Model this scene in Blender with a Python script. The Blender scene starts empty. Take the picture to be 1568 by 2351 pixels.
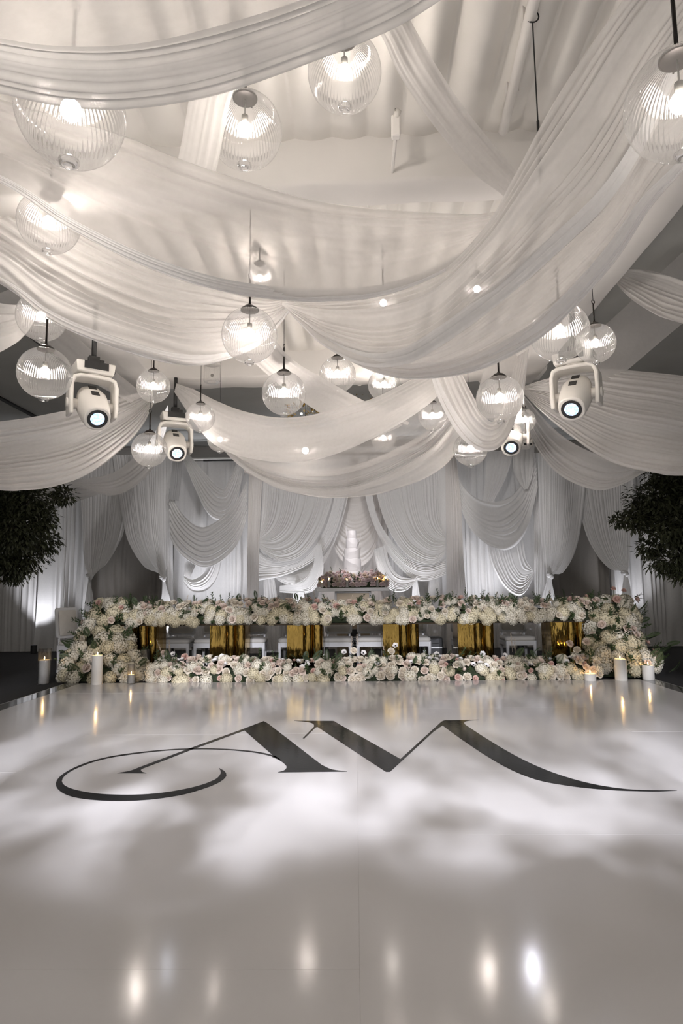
import bpy, bmesh, math, random
import numpy as np
from mathutils import Vector, Matrix, Quaternion
random.seed(7); RNG = np.random.default_rng(11)
PI = math.pi
S = bpy.context.scene
COL = S.collection

# ------------------------------------------------------------------ camera
F, CX, CY, H = 1500.0, 784.0, 1175.5, 1.27          # focal length in pixels of the 1568x2351 frame, eye height
_r = .0100; _vx, _vy = 815.0, 1355.0                  # roll; vanishing point of the hall axis (+Y)
_y = np.array([(_vx-CX)/F, -(_vy-CY)/F, -1.0]); _y /= np.linalg.norm(_y)
_x = np.array([math.cos(_r), math.sin(_r), 0.0]); _x -= _y*_x.dot(_y); _x /= np.linalg.norm(_x)
_z = np.cross(_x, _y)
ROT = np.array([_x, _y, _z])
def ray(px, py): return ROT @ np.array([(px-CX)/F, -(py-CY)/F, -1.0])
def at(px, py, D):                                    # the point at distance D down the hall seen at a pixel
    d = ray(px, py); return np.array([0, 0, H]) + d*D/d[1]
def onz(px, py, z):
    d = ray(px, py); return np.array([0, 0, H]) + d*(z-H)/d[2]
cam = bpy.data.cameras.new('camera'); camo = bpy.data.objects.new('camera', cam); COL.objects.link(camo)
M4 = Matrix(ROT.tolist()).to_4x4(); M4.translation = (0, 0, H); camo.matrix_world = M4
cam.sensor_fit = 'VERTICAL'; cam.sensor_height = 36; cam.lens = F/2351*36; cam.clip_start = .05
S.camera = camo

# ------------------------------------------------------------------ world, exposure, light levels
W = bpy.data.worlds.new('world'); S.world = W; W.use_nodes = True
W.node_tree.nodes['Background'].inputs[0].default_value = (1.0, .96, .91, 1)
W.node_tree.nodes['Background'].inputs[1].default_value = .55
S.view_settings.view_transform = 'Standard'; S.view_settings.look = 'None'
S.view_settings.exposure = 0.22; S.view_settings.gamma = 1.0; S.view_settings.use_curve_mapping = False
BULB = 130.0            # radiance of a pendant bulb
BEAM = 26.0            # watts of a moving head in view
WASH = 190.0            # watts of an added wash light brightening the back wall
BEAM2 = 2800.0           # watts of the four unseen heads added over the near edge
UPL = 130.0              # watts of a floor uplight
cy = S.cycles
cy.max_bounces = 5; cy.diffuse_bounces = 3; cy.glossy_bounces = 3; cy.transmission_bounces = 3; cy.transparent_max_bounces = 18
cy.caustics_reflective = False; cy.caustics_refractive = False; cy.sample_clamp_indirect = 4.0
cy.use_adaptive_sampling = True; cy.adaptive_threshold = .05; cy.use_denoising = True; cy.time_limit = 1200

def lamp(name, kind, loc, power, color, parent=None, aim=None, **kw):
    l = bpy.data.lights.new(name, kind); l.energy = power; l.color = color
    for k, v in kw.items(): setattr(l, k, v)
    o = bpy.data.objects.new(name, l); COL.objects.link(o)
    if aim is not None: o.rotation_euler = (Vector(aim)-Vector(loc)).to_track_quat('-Z', 'Y').to_euler()
    o.location = loc
    if parent is not None:
        o.parent = parent; o.matrix_parent_inverse = parent_matrix(parent).inverted()
    return o
def parent_matrix(p):
    m = Matrix.LocRotScale(p.location, p.rotation_euler, p.scale)
    return parent_matrix(p.parent) @ p.matrix_parent_inverse @ m if p.parent else m

# ------------------------------------------------------------------ materials
def mat(name, color, rough=.5, metal=0.0, bump=None, vary=None, spec=.5, sub=None, coat=0):
    m = bpy.data.materials.new(name); m.use_nodes = True
    nt = m.node_tree; b = nt.nodes['Principled BSDF']
    b.inputs['Base Color'].default_value = (*color, 1); b.inputs['Roughness'].default_value = rough
    b.inputs['Metallic'].default_value = metal; b.inputs['Specular IOR Level'].default_value = spec
    b.inputs['Coat Weight'].default_value = coat
    tc = nt.nodes.new('ShaderNodeTexCoord')
    if vary:                                           # (scale, amount)
        n = nt.nodes.new('ShaderNodeTexNoise'); n.inputs['Scale'].default_value = vary[0]; n.inputs['Detail'].default_value = 4
        nt.links.new(tc.outputs['Object'], n.inputs['Vector'])
        r = nt.nodes.new('ShaderNodeValToRGB'); k = vary[1]
        r.color_ramp.elements[0].position = .3; r.color_ramp.elements[1].position = .7
        r.color_ramp.elements[0].color = (*[c*(1-k) for c in color], 1)
        r.color_ramp.elements[1].color = (*[min(1, c*(1+k)) for c in color], 1)
        nt.links.new(n.outputs['Fac'], r.inputs['Fac']); nt.links.new(r.outputs['Color'], b.inputs['Base Color'])
    if bump:                                           # (scale, strength, stretch)
        n = nt.nodes.new('ShaderNodeTexNoise'); n.inputs['Scale'].default_value = bump[0]; n.inputs['Detail'].default_value = 3
        mp = nt.nodes.new('ShaderNodeMapping'); mp.inputs['Scale'].default_value = bump[2] if len(bump) > 2 else (1, 1, 1)
        nt.links.new(tc.outputs['Object'], mp.inputs['Vector']); nt.links.new(mp.outputs['Vector'], n.inputs['Vector'])
        bp = nt.nodes.new('ShaderNodeBump'); bp.inputs['Strength'].default_value = bump[1]; bp.inputs['Distance'].default_value = .02
        nt.links.new(n.outputs['Fac'], bp.inputs['Height']); nt.links.new(bp.outputs['Normal'], b.inputs['Normal'])
    return m
def sheer(name, color, opacity=.62, facing=.3, transl=.45):
    """thin woven cloth: part of the light passes straight between the threads, the rest scatters to both sides; fuller at grazing angles"""
    m = bpy.data.materials.new(name); m.use_nodes = True; nt = m.node_tree; nt.nodes.clear()
    N = nt.nodes.new; L = nt.links.new
    out = N('ShaderNodeOutputMaterial'); d = N('ShaderNodeBsdfDiffuse'); t = N('ShaderNodeBsdfTranslucent'); tr = N('ShaderNodeBsdfTransparent')
    mx = N('ShaderNodeMixShader'); m2 = N('ShaderNodeMixShader')
    tc = N('ShaderNodeTexCoord'); no = N('ShaderNodeTexNoise'); no.inputs['Scale'].default_value = 30
    L(tc.outputs['Object'], no.inputs['Vector'])
    rp = N('ShaderNodeValToRGB'); rp.color_ramp.elements[0].position = .35; rp.color_ramp.elements[1].position = .65
    rp.color_ramp.elements[0].color = (*[c*.965 for c in color], 1); rp.color_ramp.elements[1].color = (*color, 1)
    L(no.outputs['Fac'], rp.inputs['Fac'])
    for s in (d, t): L(rp.outputs['Color'], s.inputs['Color'])
    mx.inputs['Fac'].default_value = transl; L(d.outputs[0], mx.inputs[1]); L(t.outputs[0], mx.inputs[2])
    lw = N('ShaderNodeLayerWeight'); lw.inputs['Blend'].default_value = .4
    ma = N('ShaderNodeMath'); ma.operation = 'MULTIPLY_ADD'; ma.use_clamp = True
    L(lw.outputs['Facing'], ma.inputs[0]); ma.inputs[1].default_value = facing; ma.inputs[2].default_value = opacity
    L(ma.outputs[0], m2.inputs['Fac']); L(tr.outputs[0], m2.inputs[1]); L(mx.outputs[0], m2.inputs[2]); L(m2.outputs[0], out.inputs['Surface'])
    return m
def emit(name, color, strength):
    m = bpy.data.materials.new(name); m.use_nodes = True; nt = m.node_tree; nt.nodes.clear()
    e = nt.nodes.new('ShaderNodeEmission'); e.inputs[0].default_value = (*color, 1); e.inputs[1].default_value = strength
    o = nt.nodes.new('ShaderNodeOutputMaterial'); nt.links.new(e.outputs[0], o.inputs[0]); return m
def glass(name, tint=(1, 1, 1), haze=.04, rough=.055, rim=.5, base=.03):
    """thin blown glass: clear, mirror-like towards its rim, a little haze in the ribs"""
    m = bpy.data.materials.new(name); m.use_nodes = True; nt = m.node_tree; nt.nodes.clear(); N = nt.nodes.new; L = nt.links.new
    out = N('ShaderNodeOutputMaterial'); tr = N('ShaderNodeBsdfTransparent'); tr.inputs[0].default_value = (*tint, 1)
    g = N('ShaderNodeBsdfGlossy'); g.inputs['Roughness'].default_value = rough
    tl = N('ShaderNodeBsdfTranslucent'); tl.inputs[0].default_value = (.95, .93, .9, 1)
    df = N('ShaderNodeBsdfDiffuse'); df.inputs[0].default_value = (.95, .93, .9, 1)
    hz = N('ShaderNodeMixShader'); hz.inputs['Fac'].default_value = .5; L(tl.outputs[0], hz.inputs[1]); L(df.outputs[0], hz.inputs[2])
    a = N('ShaderNodeMixShader'); a.inputs['Fac'].default_value = haze; L(tr.outputs[0], a.inputs[1]); L(hz.outputs[0], a.inputs[2])
    lw = N('ShaderNodeLayerWeight'); lw.inputs['Blend'].default_value = .35
    ma = N('ShaderNodeMath'); ma.operation = 'MULTIPLY_ADD'; ma.use_clamp = True; ma.inputs[1].default_value = rim; ma.inputs[2].default_value = base
    L(lw.outputs['Fresnel'], ma.inputs[0])
    b = N('ShaderNodeMixShader'); L(ma.outputs[0], b.inputs['Fac']); L(a.outputs[0], b.inputs[1]); L(g.outputs[0], b.inputs[2])
    L(b.outputs[0], out.inputs['Surface']); return m
MT = dict(
    sheer=sheer('sheer_voile', (.93, .905, .88), .70, .26, .33),
    border=sheer('double_hem', (.91, .90, .895), .90, .08, .22),
    sheer_fine=sheer('fine_voile', (.92, .89, .86), .42, .45),
    dense=sheer('dense_voile', (.92, .90, .88), .80, .18, .4),
    wallcloth=sheer('wall_voile', (.885, .87, .85), .90, .10, .22),
    taupe=sheer('shaded_gap_curtain', (.27, .25, .225), .97, .03, .1),  # the unlit gap's shade is put into this cloth's dark colour
    champagne=sheer('champagne_voile', (.87, .825, .785), .86, .14, .28),
    greycloth=sheer('grey_voile', (.50, .50, .50), .86, .12, .2),
    liner=mat('white_liner', (.86, .83, .78), .85, bump=(9, .05), vary=(2, .02)),
    beamcloth=mat('beam_wrap', (.86, .83, .79), .85, bump=(14, .06), vary=(3, .02)),
    greyroof=mat('grey_ceiling', (.56, .56, .53), .9, vary=(1.5, .05)),
    wall=mat('hall_wall', (.46, .44, .42), .9, vary=(2, .04)),
    carpet=mat('charcoal_carpet', (.022, .021, .021), .95, bump=(240, .3), vary=(60, .25)),
    white_gloss=mat('white_gloss_panel', (.62, .60, .59), .13, bump=(7, .012), vary=(1.2, .012), spec=.55),
    black_gloss=mat('black_gloss_edge', (.02, .02, .018), .07, spec=.6, vary=(3, .1)),
    silver=mat('brushed_aluminium', (.75, .75, .74), .28, 1, vary=(40, .05)),
    ink=mat('black_vinyl', (.012, .012, .012), .10, spec=.07, bump=(30, .02), vary=(3, .06)),
    gold=mat('gold_mirror', (.47, .31, .085), .08, 1, bump=(7, .5, (2.2, 2.2, .3)), vary=(2.2, .2)),
    edge_gold=mat('dark_bronze_edge', (.06, .045, .03), .15, .8, vary=(5, .1)),
    bronze=mat('dark_bronze_metal', (.022, .018, .016), .4, .6, vary=(20, .1)),
    socket=mat('grey_socket', (.25, .24, .22), .4, .6, vary=(20, .05)),
    cable=mat('black_cable', (.015, .015, .015), .6, vary=(20, .1)),
    globe=glass('ribbed_glass'), clear=glass('clear_glass', haze=.03, rough=.03),
    bulb=emit('warm_bulb', (1.0, .905, .83), BULB),
    lens=None,
    shell=mat('white_plastic_shell', (.80, .77, .72), .42, vary=(6, .02)),
    blackp=mat('black_plastic', (.02, .02, .02), .45, vary=(20, .1)),
    wood_white=mat('white_lacquer', (.80, .79, .78), .35, vary=(5, .02)),
    cushion=mat('ivory_upholstery', (.74, .70, .63), .8, bump=(120, .1), vary=(10, .03)),
    beige=mat('champagne_panel', (.50, .41, .30), .45, .3, vary=(4, .05)),
    icing=mat('white_sugar_paste', (.90, .88, .88), .55, bump=(22, .05), vary=(6, .01)),
    wax=mat('ivory_wax', (.86, .83, .77), .5, vary=(8, .02)),
    flame=emit('candle_flame', (1.0, .60, .20), 260.0),
    bark=mat('brown_bark', (.07, .05, .035), .9, bump=(25, .5, (1, 1, .2)), vary=(12, .3)),
    leaf_dark=mat('dark_leaf', (.040, .046, .022), .5, vary=(9, .5)),
    leaf=mat('green_leaf', (.06, .095, .035), .5, vary=(9, .4)),
    fern=mat('fern_green', (.075, .11, .05), .55, vary=(9, .35)),
    stem=mat('green_stem', (.08, .10, .04), .6, vary=(9, .2)),
    moss=mat('dark_foam', (.035, .048, .022), .9, vary=(20, .4)),
    hydcore=mat('hydrangea_core', (.66, .60, .42), .8, vary=(9, .1)),
    hyd=mat('cream_petal', (.73, .655, .46), .65, vary=(7, .07)),
    hyd_w=mat('white_petal', (.80, .75, .62), .65, vary=(7, .05)),
    rose_c=mat('cream_rose_petal', (.83, .75, .62), .55, vary=(9, .05)),
    rose_b=mat('blush_rose_petal', (.80, .67, .57), .55, vary=(9, .07)),
    rose_p=mat('peach_pink_petal', (.77, .53, .45), .55, vary=(9, .08)),
    rose_m=mat('mauve_rose_petal', (.84, .69, .68), .55, vary=(9, .08)),
    anem=mat('white_anemone_petal', (.90, .87, .84), .5, vary=(9, .03)),
    dark_eye=mat('dark_anemone_eye', (.02, .02, .025), .6, vary=(30, .2)),
    plume=mat('dried_plume', (.66, .56, .46), .8, vary=(20, .1)),
    gold_leaf=mat('polished_gold_leaf', (.80, .60, .26), .15, 1, vary=(20, .15)),
    pot=mat('black_planter', (.02, .02, .02), .4, vary=(9, .1)),
)

# ------------------------------------------------------------------ mesh helpers
class MB:
    def __init__(s): s.v = []; s.f = []
    def add(s, vs, fs):
        o = len(s.v); s.v += [tuple(map(float, p)) for p in vs]; s.f += [[i+o for i in f] for f in fs]; return s
    def box(s, c, d, rz=0.0, taper=1.0):
        x, y, z = (k/2 for k in d); vs = []
        for dz, t in ((-z, taper), (z, 1.0)):
            for dx, dy in ((-x, -y), (x, -y), (x, y), (-x, y)):
                a, b = dx*t, dy*t; vs.append((c[0]+a*math.cos(rz)-b*math.sin(rz), c[1]+a*math.sin(rz)+b*math.cos(rz), c[2]+dz))
        return s.add(vs, [(3, 2, 1, 0), (4, 5, 6, 7), (0, 1, 5, 4), (1, 2, 6, 5), (2, 3, 7, 6), (3, 0, 4, 7)])
    def lathe(s, prof, n=24, c=(0, 0, 0), caps=True, M=None, rib=None):
        vs = []
        for (r, z) in prof:
            for k in range(n):
                a = 2*PI*k/n; rr = r*(1+(rib if rib and k % 2 else 0))
                p = Vector((rr*math.cos(a), rr*math.sin(a), z))
                if M is not None: p = M @ p
                vs.append((p[0]+c[0], p[1]+c[1], p[2]+c[2]))
        fs = [(i*n+k, i*n+(k+1) % n, (i+1)*n+(k+1) % n, (i+1)*n+k) for i in range(len(prof)-1) for k in range(n)]
        if caps:
            fs.append(tuple(reversed(range(n)))); fs.append(tuple(range((len(prof)-1)*n, len(prof)*n)))
        return s.add(vs, fs)
    def tube(s, pts, r, n=8, closed=False):
        P = [Vector(p) for p in pts]; R = r if isinstance(r, (list, tuple)) else [r]*len(P); vs = []
        up = None
        for i, p in enumerate(P):
            if closed: d = P[(i+1) % len(P)]-P[i-1]
            else: d = P[min(i+1, len(P)-1)]-P[max(i-1, 0)]
            d.normalize()
            if up is None: up = d.orthogonal().normalized()
            a = (up-d*up.dot(d)).normalized(); b = d.cross(a); up = a
            for k in range(n):
                q = p+(a*math.cos(2*PI*k/n)+b*math.sin(2*PI*k/n))*R[i]; vs.append(tuple(q))
        m = len(P); fs = []
        for i in range(m if closed else m-1):
            j = (i+1) % m
            fs += [(i*n+k, i*n+(k+1) % n, j*n+(k+1) % n, j*n+k) for k in range(n)]
        if not closed: fs += [tuple(reversed(range(n))), tuple(range((m-1)*n, m*n))]
        return s.add(vs, fs)
    def sphere(s, c, r, nu=12, nv=8, sc=(1, 1, 1)):
        prof = [(max(1e-4, r*math.sin(PI*i/nv)), -r*math.cos(PI*i/nv)) for i in range(nv+1)]
        return s.lathe(prof, nu, c, False, Matrix.Diagonal((*sc, 1)))
    def mesh(s, name, m, smooth=True):
        me = bpy.data.meshes.new(name); me.from_pydata(s.v, [], s.f); me.update()
        if m is not None: me.materials.append(m)
        if smooth: me.polygons.foreach_set('use_smooth', [True]*len(me.polygons))
        return me
    def build(s, name, m, parent=None, smooth=False, bevel=0, local=False, world=True):
        """one mesh object; vertices are given in world space unless local"""
        o = bpy.data.objects.new(name, s.mesh(name, m, smooth or bevel > 0)); COL.objects.link(o)
        if parent is not None:
            o.parent = parent
            if world and not local: o.matrix_parent_inverse = parent_matrix(parent).inverted()
        if bevel:
            b = o.modifiers.new('bevel', 'BEVEL'); b.width = bevel; b.segments = 2; b.limit_method = 'ANGLE'
            if smooth: b.harden_normals = False
            shade(o.data)
        return o
def shade(me, ang=35):
    me.polygons.foreach_set('use_smooth', [True]*len(me.polygons))
    if hasattr(me, 'set_sharp_from_angle'): me.set_sharp_from_angle(angle=math.radians(ang))
def tag(o, label=None, cat=None, group=None, kind=None):
    if label: o['label'] = label
    if cat: o['category'] = cat
    if group: o['group'] = group
    if kind: o['kind'] = kind
    return o
def empty(name, loc, label, cat, group=None, rz=0.0):
    o = bpy.data.objects.new(name, None); o.empty_display_size = .1; COL.objects.link(o)
    o.location = tuple(map(float, loc)); o.rotation_euler = (0, 0, rz); return tag(o, label, cat, group)
def struct(o): o['kind'] = 'structure'; return o
def inst(name, me, parent, loc, quat=None, scale=1.0):
    """a copy of a part: shares its mesh, placed in world space under an unrotated root"""
    o = bpy.data.objects.new(name, me); COL.objects.link(o); o.parent = parent
    o.location = Vector(loc)-parent.location
    if quat is not None: o.rotation_euler = quat.to_euler()
    o.scale = (scale,)*3 if not isinstance(scale, (tuple, list)) else scale
    return o

# ------------------------------------------------------------------ cloth
def catmull_tie(P, n, k, f=.62):
    """as catmull, with traced point k landing at the fraction f of the samples"""
    C = catmull(P, 400); j = int(np.argmin(np.linalg.norm(C-np.asarray(P, float)[k], axis=1))); a = int(n*f)
    idx = np.r_[np.linspace(0, j, a), np.linspace(j, 399, n-a+1)[1:]]
    return np.stack([np.interp(idx, np.arange(400), C[:, c]) for c in range(3)], 1)
def catmull(P, n):
    """n points along a smooth curve through P, even in arc length"""
    P = np.asarray(P, float)
    if len(P) == 2: return P[0]+(P[1]-P[0])*np.linspace(0, 1, n)[:, None]
    Q = np.vstack([2*P[0]-P[1], P, 2*P[-1]-P[-2]]); out = []
    for i in range(1, len(Q)-2):
        t = np.linspace(0, 1, 24, endpoint=False)[:, None]; a, b, c, d = Q[i-1], Q[i], Q[i+1], Q[i+2]
        out.append(.5*((2*b)+(-a+c)*t+(2*a-5*b+4*c-d)*t*t+(-a+3*b-3*c+d)*t**3))
    out.append(P[-1:]); C = np.vstack(out)
    s = np.r_[0, np.cumsum(np.linalg.norm(np.diff(C, axis=0), axis=1))]
    u = np.linspace(0, s[-1], n); return np.stack([np.interp(u, s, C[:, k]) for k in range(3)], 1)
def grid_mesh(name, G, m):
    nu, nv, _ = G.shape; me = bpy.data.meshes.new(name)
    idx = np.arange(nu*nv).reshape(nu, nv)
    q = np.stack([idx[:-1, :-1], idx[1:, :-1], idx[1:, 1:], idx[:-1, 1:]], -1).reshape(-1, 4)
    me.vertices.add(nu*nv); me.vertices.foreach_set('co', G.reshape(-1).astype(np.float32))
    me.loops.add(q.size); me.loops.foreach_set('vertex_index', q.reshape(-1).astype(np.int32))
    me.polygons.add(len(q)); me.polygons.foreach_set('loop_start', np.arange(0, q.size, 4, dtype=np.int32))
    me.polygons.foreach_set('loop_total', np.full(len(q), 4, np.int32))
    me.polygons.foreach_set('use_smooth', np.ones(len(q), bool)); me.update(calc_edges=True); me.validate()
    me.materials.append(m); return me
def smooth_noise(x, rng, n=24):
    k = rng.uniform(-1, 1, n+4); x = np.clip(x, 0, 1)*n; i = np.floor(x).astype(int); f = x-i; f = f*f*(3-2*f)
    return k[i]*(1-f)+k[i+1]*f
def fold_wave(V, U, folds, rng):
    """pleats across V, drifting a little along U"""
    ph = rng.uniform(0, 6.28)
    w = V+1.1/folds*smooth_noise(V, rng, max(3, folds//2))+.4/folds*smooth_noise(U, rng, 5)*smooth_noise(V, rng, 4)
    a = 2*PI*folds*w+ph
    big = np.sin(a)+.35*np.sin(2*a+1.3)
    md = .13*np.sin(2*PI*folds*2.7*w+ph*2+1.5*smooth_noise(U, rng, 4))
    env = .62+.75*smooth_noise(V+.3*U*0, rng, max(4, folds//2))
    return (big*env+md)/1.6
def drape(name, label, cat, rails, m, folds=10, amp=.34, amax=.06, amin=.0, nu=56, per=7, seed=1, group=None, parent=None, sag=0.0, pix=True, belly=0.0, tie=None):
    """cloth stretched between rails (lists of points that run the length of the folds)"""
    rng = np.random.default_rng(seed); nv = max(24, int(folds*per))
    RR = [[at(*p) if pix else p for p in r] for r in rails]
    RR = np.stack([catmull_tie(r, nu, tie[i]) if tie else catmull(r, nu) for i, r in enumerate(RR)])      # rails x nu x 3
    v = np.linspace(0, 1, nv)
    if len(rails) == 2: G = RR[0][:, None]*(1-v)[None, :, None]+RR[1][:, None]*v[None, :, None]
    else: G = np.stack([catmull(RR[:, i], nv) for i in range(nu)])
    du = np.gradient(G, axis=0); dv = np.gradient(G, axis=1); N = np.cross(du, dv); ln = np.linalg.norm(N, axis=2, keepdims=True); N = N/np.maximum(ln, 1e-9)
    wid = np.linalg.norm(np.diff(G, axis=1), axis=2).sum(1)
    A = np.clip(amp*wid/folds, amin, amax)
    k = np.ones(9)/9; A = np.convolve(np.pad(A, 4, 'edge'), k, 'valid')
    U, V = np.meshgrid(np.linspace(0, 1, nu), v, indexing='ij')
    G = G+N*(A[:, None]*fold_wave(V, U, folds, rng))[..., None]
    if belly: G = G-np.array([0, 0, 1.0])*(belly*np.sin(PI*V)*np.sin(PI*U))[..., None]
    o = bpy.data.objects.new(name, grid_mesh(name, G, m)); COL.objects.link(o)
    if parent is not None: o.parent = parent; o.matrix_parent_inverse = parent_matrix(parent).inverted()
    if label: tag(o, label, cat, group)
    return o
def curtain(name, label, x0, x1, y, z0, z1, m, pitch=.15, amp=.045, seed=3, group=None, cat='curtain'):
    rng = np.random.default_rng(seed); folds = max(3, int(abs(x1-x0)/pitch)); nv = folds*9; nu = 26
    U, V = np.meshgrid(np.linspace(0, 1, nu), np.linspace(0, 1, nv), indexing='ij')
    wv = fold_wave(V, U, folds, rng)
    G = np.stack([x0+(x1-x0)*V+.01*np.sin(3*U+V*40)*(1-U), y+amp*wv*(.75+.35*(1-U)), z0+(z1-z0)*U], -1)
    o = bpy.data.objects.new(name, grid_mesh(name, G, m)); COL.objects.link(o); return tag(o, label, cat, group)
def recenter(o):
    me = o.data; n = len(me.vertices); co = np.empty(n*3, np.float32); me.vertices.foreach_get('co', co); co = co.reshape(-1, 3)
    c = (co.min(0)+co.max(0))/2; co -= c; me.vertices.foreach_set('co', co.reshape(-1)); me.update(); o.location = tuple(map(float, c)); return o

# ================================================================== the setting
ZC = 4.75
struct(MB().box((0, 6.2, -.075), (22, 18.6, .1)).build('floor', MT['carpet']))
struct(MB().box((0, 15.5, 2.35), (22, .2, 4.9)).build('wall_back', MT['wall']))
struct(MB().box((-11, 6.2, 2.35), (.2, 18.6, 4.9)).build('wall_left', MT['wall']))
struct(MB().box((11, 6.2, 2.35), (.2, 18.6, 4.9)).build('wall_right', MT['wall']))
ceil = struct(MB().box((0, 6.2, ZC+.1), (22, 18.6, .2)).build('ceiling', MT['greyroof']))
# tracks on the grey ceiling
for p, q in (((-30, 898), (90, 962)), ((50, 755), (190, 862))):
    a, b = onz(*p, ZC-.03), onz(*q, ZC-.03)
    o = MB().tube([a, a+(b-a)*1.0], .035, 6).build('ceiling_track', MT['blackp'], ceil)
# wrapped frame of beams under the ceiling
def beam(name, a, b, w, z0, z1, sd):
    a = np.array(a); b = np.array(b); d = b-a; L = np.linalg.norm(d); d /= L; n = np.array([-d[1], d[0]]); rng = np.random.default_rng(sd)
    prof = [(-w/2, z1), (-w/2, z0+.03), (-w/2+.03, z0), (w/2-.03, z0), (w/2, z0+.03), (w/2, z1)]
    nu = 60; G = np.zeros((nu, len(prof), 3))
    for i in range(nu):
        t = i/(nu-1)*L; wob = .006*np.sin(t*9+sd)+rng.uniform(-.003, .003)
        for j, (x, z) in enumerate(prof):
            p = a+d*t+n*(x*(1+wob)); G[i, j] = (p[0], p[1], z+wob*(1 if z < z1 else 0))
    o = bpy.data.objects.new(name, grid_mesh(name, G, MT['beamcloth'])); COL.objects.link(o); shade(o.data, 50); return struct(o)
ZB = 4.05
beam('beam', (-3.05, 4.44), (2.5, 4.26), .30, ZB, 4.52, 1)
beam('beam.001', (-3.05, 8.52), (2.5, 8.36), .46, ZB, 4.52, 2)
beam('beam.002', (-2.80, -1.5), (-2.80, 8.7), .48, ZB-.01, 4.52, 3)
beam('beam.003', (2.22, -1.5), (2.22, 8.7), .48, ZB-.01, 4.52, 4)
# pleated white ceiling liners between the beams
def liner(name, x0, x1, y0, y1, z, sd):
    rng = np.random.default_rng(sd); nx = 300; X = np.linspace(x0, x1, nx); ny = 24; Y = np.linspace(y0, y1, ny)
    w = .10*np.abs(np.sin(PI*(X-x0)/.25+.5*smooth_noise((X-x0)/(x1-x0), rng, 9)))
    G = np.zeros((ny, nx, 3))
    for i, y in enumerate(Y):
        e = min(1, max(.12, (y1-y-.05)/.6))
        G[i, :, 0] = X+.012*np.sin(Y[i]*1.3+X*2); G[i, :, 1] = y; G[i, :, 2] = z-.02-w*e
    o = bpy.data.objects.new(name, grid_mesh(name, G, MT['liner'])); COL.objects.link(o); return o
ln = [liner('ceiling_liner', -2.62, 2.05, -1.5, 4.36, 4.42, 4), liner('ceiling_liner.001', -2.62, 2.05, 4.52, 8.3, 4.42, 5)]
for o in ln: struct(o)
struct(MB().box((-.3, -1.55, 4.38), (4.7, .1, .2)).build('trim_1', MT['beamcloth']))
# white conduit along the liner with a black strap hanging from it, and a bracket on the beam
pa, pb = onz(1240, -60, 4.28), onz(1155, 302, 4.28)
pr = empty('ceiling_conduit', (pa+pb)/2, 'long white conduit pipe running under the pleated ceiling liner', 'pipe')
dv_ = (pb-pa)/np.linalg.norm(pb-pa)
MB().tube([pa-dv_*1.2, pb], .032, 10).build('pipe', MT['beamcloth'], pr, smooth=True)
for t in (.25, .7): 
    c = pa+(pb-pa)*t; MB().box((c[0], c[1], c[2]+.045), (.07, .05, .10)).build('clip', MT['beamcloth'], pr)
hk = onz(1222, 38, 4.28)
st = empty('hanging_strap', hk, 'black strap looped over the white ceiling conduit with a hook', 'strap')
MB().tube([hk+np.array([.034*math.cos(a), 0, .034*math.sin(a)]) for a in np.linspace(0, 2*PI, 20, False)], .004, 6, True).build('loop', MT['cable'], st, smooth=True)
e_ = hk+np.array([.0, 0, -.95]); MB().tube([hk+np.array([0, 0, -.034]), hk+np.array([.002, 0, -.62])], .0036, 6).build('line', MT['cable'], st)
MB().tube([hk+np.array([.002, 0, -.60]), e_], [.007, .009], 6).build('sleeve', MT['cable'], st)
MB().sphere(hk+np.array([.002, 0, -.70]), .013).build('knot', MT['cable'], st, smooth=True)
bk = at(909, 316, 3.80)
br = empty('wall_bracket', bk, 'small white bracket lamp fixed on the top edge of the cross beam', 'bracket')
MB().box(bk+np.array([0, 0, .07]), (.055, .05, .14)).build('body', MT['beamcloth'], br, bevel=.008)
MB().tube([bk+np.array([.0, -.01, .12]), bk+np.array([.015, -.02, .17])], .022, 10).build('head', MT['shell'], br, smooth=True)
MB().tube([bk+np.array([0, .02, .03]), np.array([bk[0], 4.24, bk[2]+.03])], .012, 6).build('arm', MT['beamcloth'], br)
MB().box(bk+np.array([.005, -.028, .165]), (.02, .012, .02)).build('slot', MT['blackp'], br)

# ------------------------------------------------------------------ dance floor of white panels
XL, XR, YE, Y0 = -3.90, 3.94, 9.40, -1.3
df = empty('dance_floor', (0, 4, -.025), 'large glossy white dance floor of square panels with black edging', 'dance floor')
MB().box(((XL+XR)/2, (Y0+YE)/2, -.0155), (XR-XL+.44, YE-Y0+.02, .019)).build('base', MT['shell'], df)
xs = [XL, -2.44, 0.0, 2.44, XR]; ys = [Y0]+[2.37+1.22*k for k in range(-2, 6)]+[YE]
for i in range(len(xs)-1):
    for j in range(len(ys)-1):
        g = .00012; dz = RNG.uniform(-.0005, .0003)
        if ys[j+1]-ys[j] < .05: continue
        MB().box(((xs[i]+xs[i+1])/2, (ys[j]+ys[j+1])/2, -.003+dz), (xs[i+1]-xs[i]-2*g, ys[j+1]-ys[j]-2*g, .006)).build('floor_panel', MT['white_gloss'], df, bevel=.0004)
for sx, x in ((-1, XL), (1, XR)):
    for j in range(4):
        a = Y0+(YE-Y0)*j/4; b = Y0+(YE-Y0)*(j+1)/4
        MB().box((x+sx*.106, (a+b)/2, -.004), (.205, b-a-.003, .006)).build('edge_strip', MT['black_gloss'], df, bevel=.001)
    MB().box((x+sx*.216, (Y0+YE)/2, -.009), (.014, YE-Y0, .016)).build('metal_edge', MT['silver'], df, bevel=.002)

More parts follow.
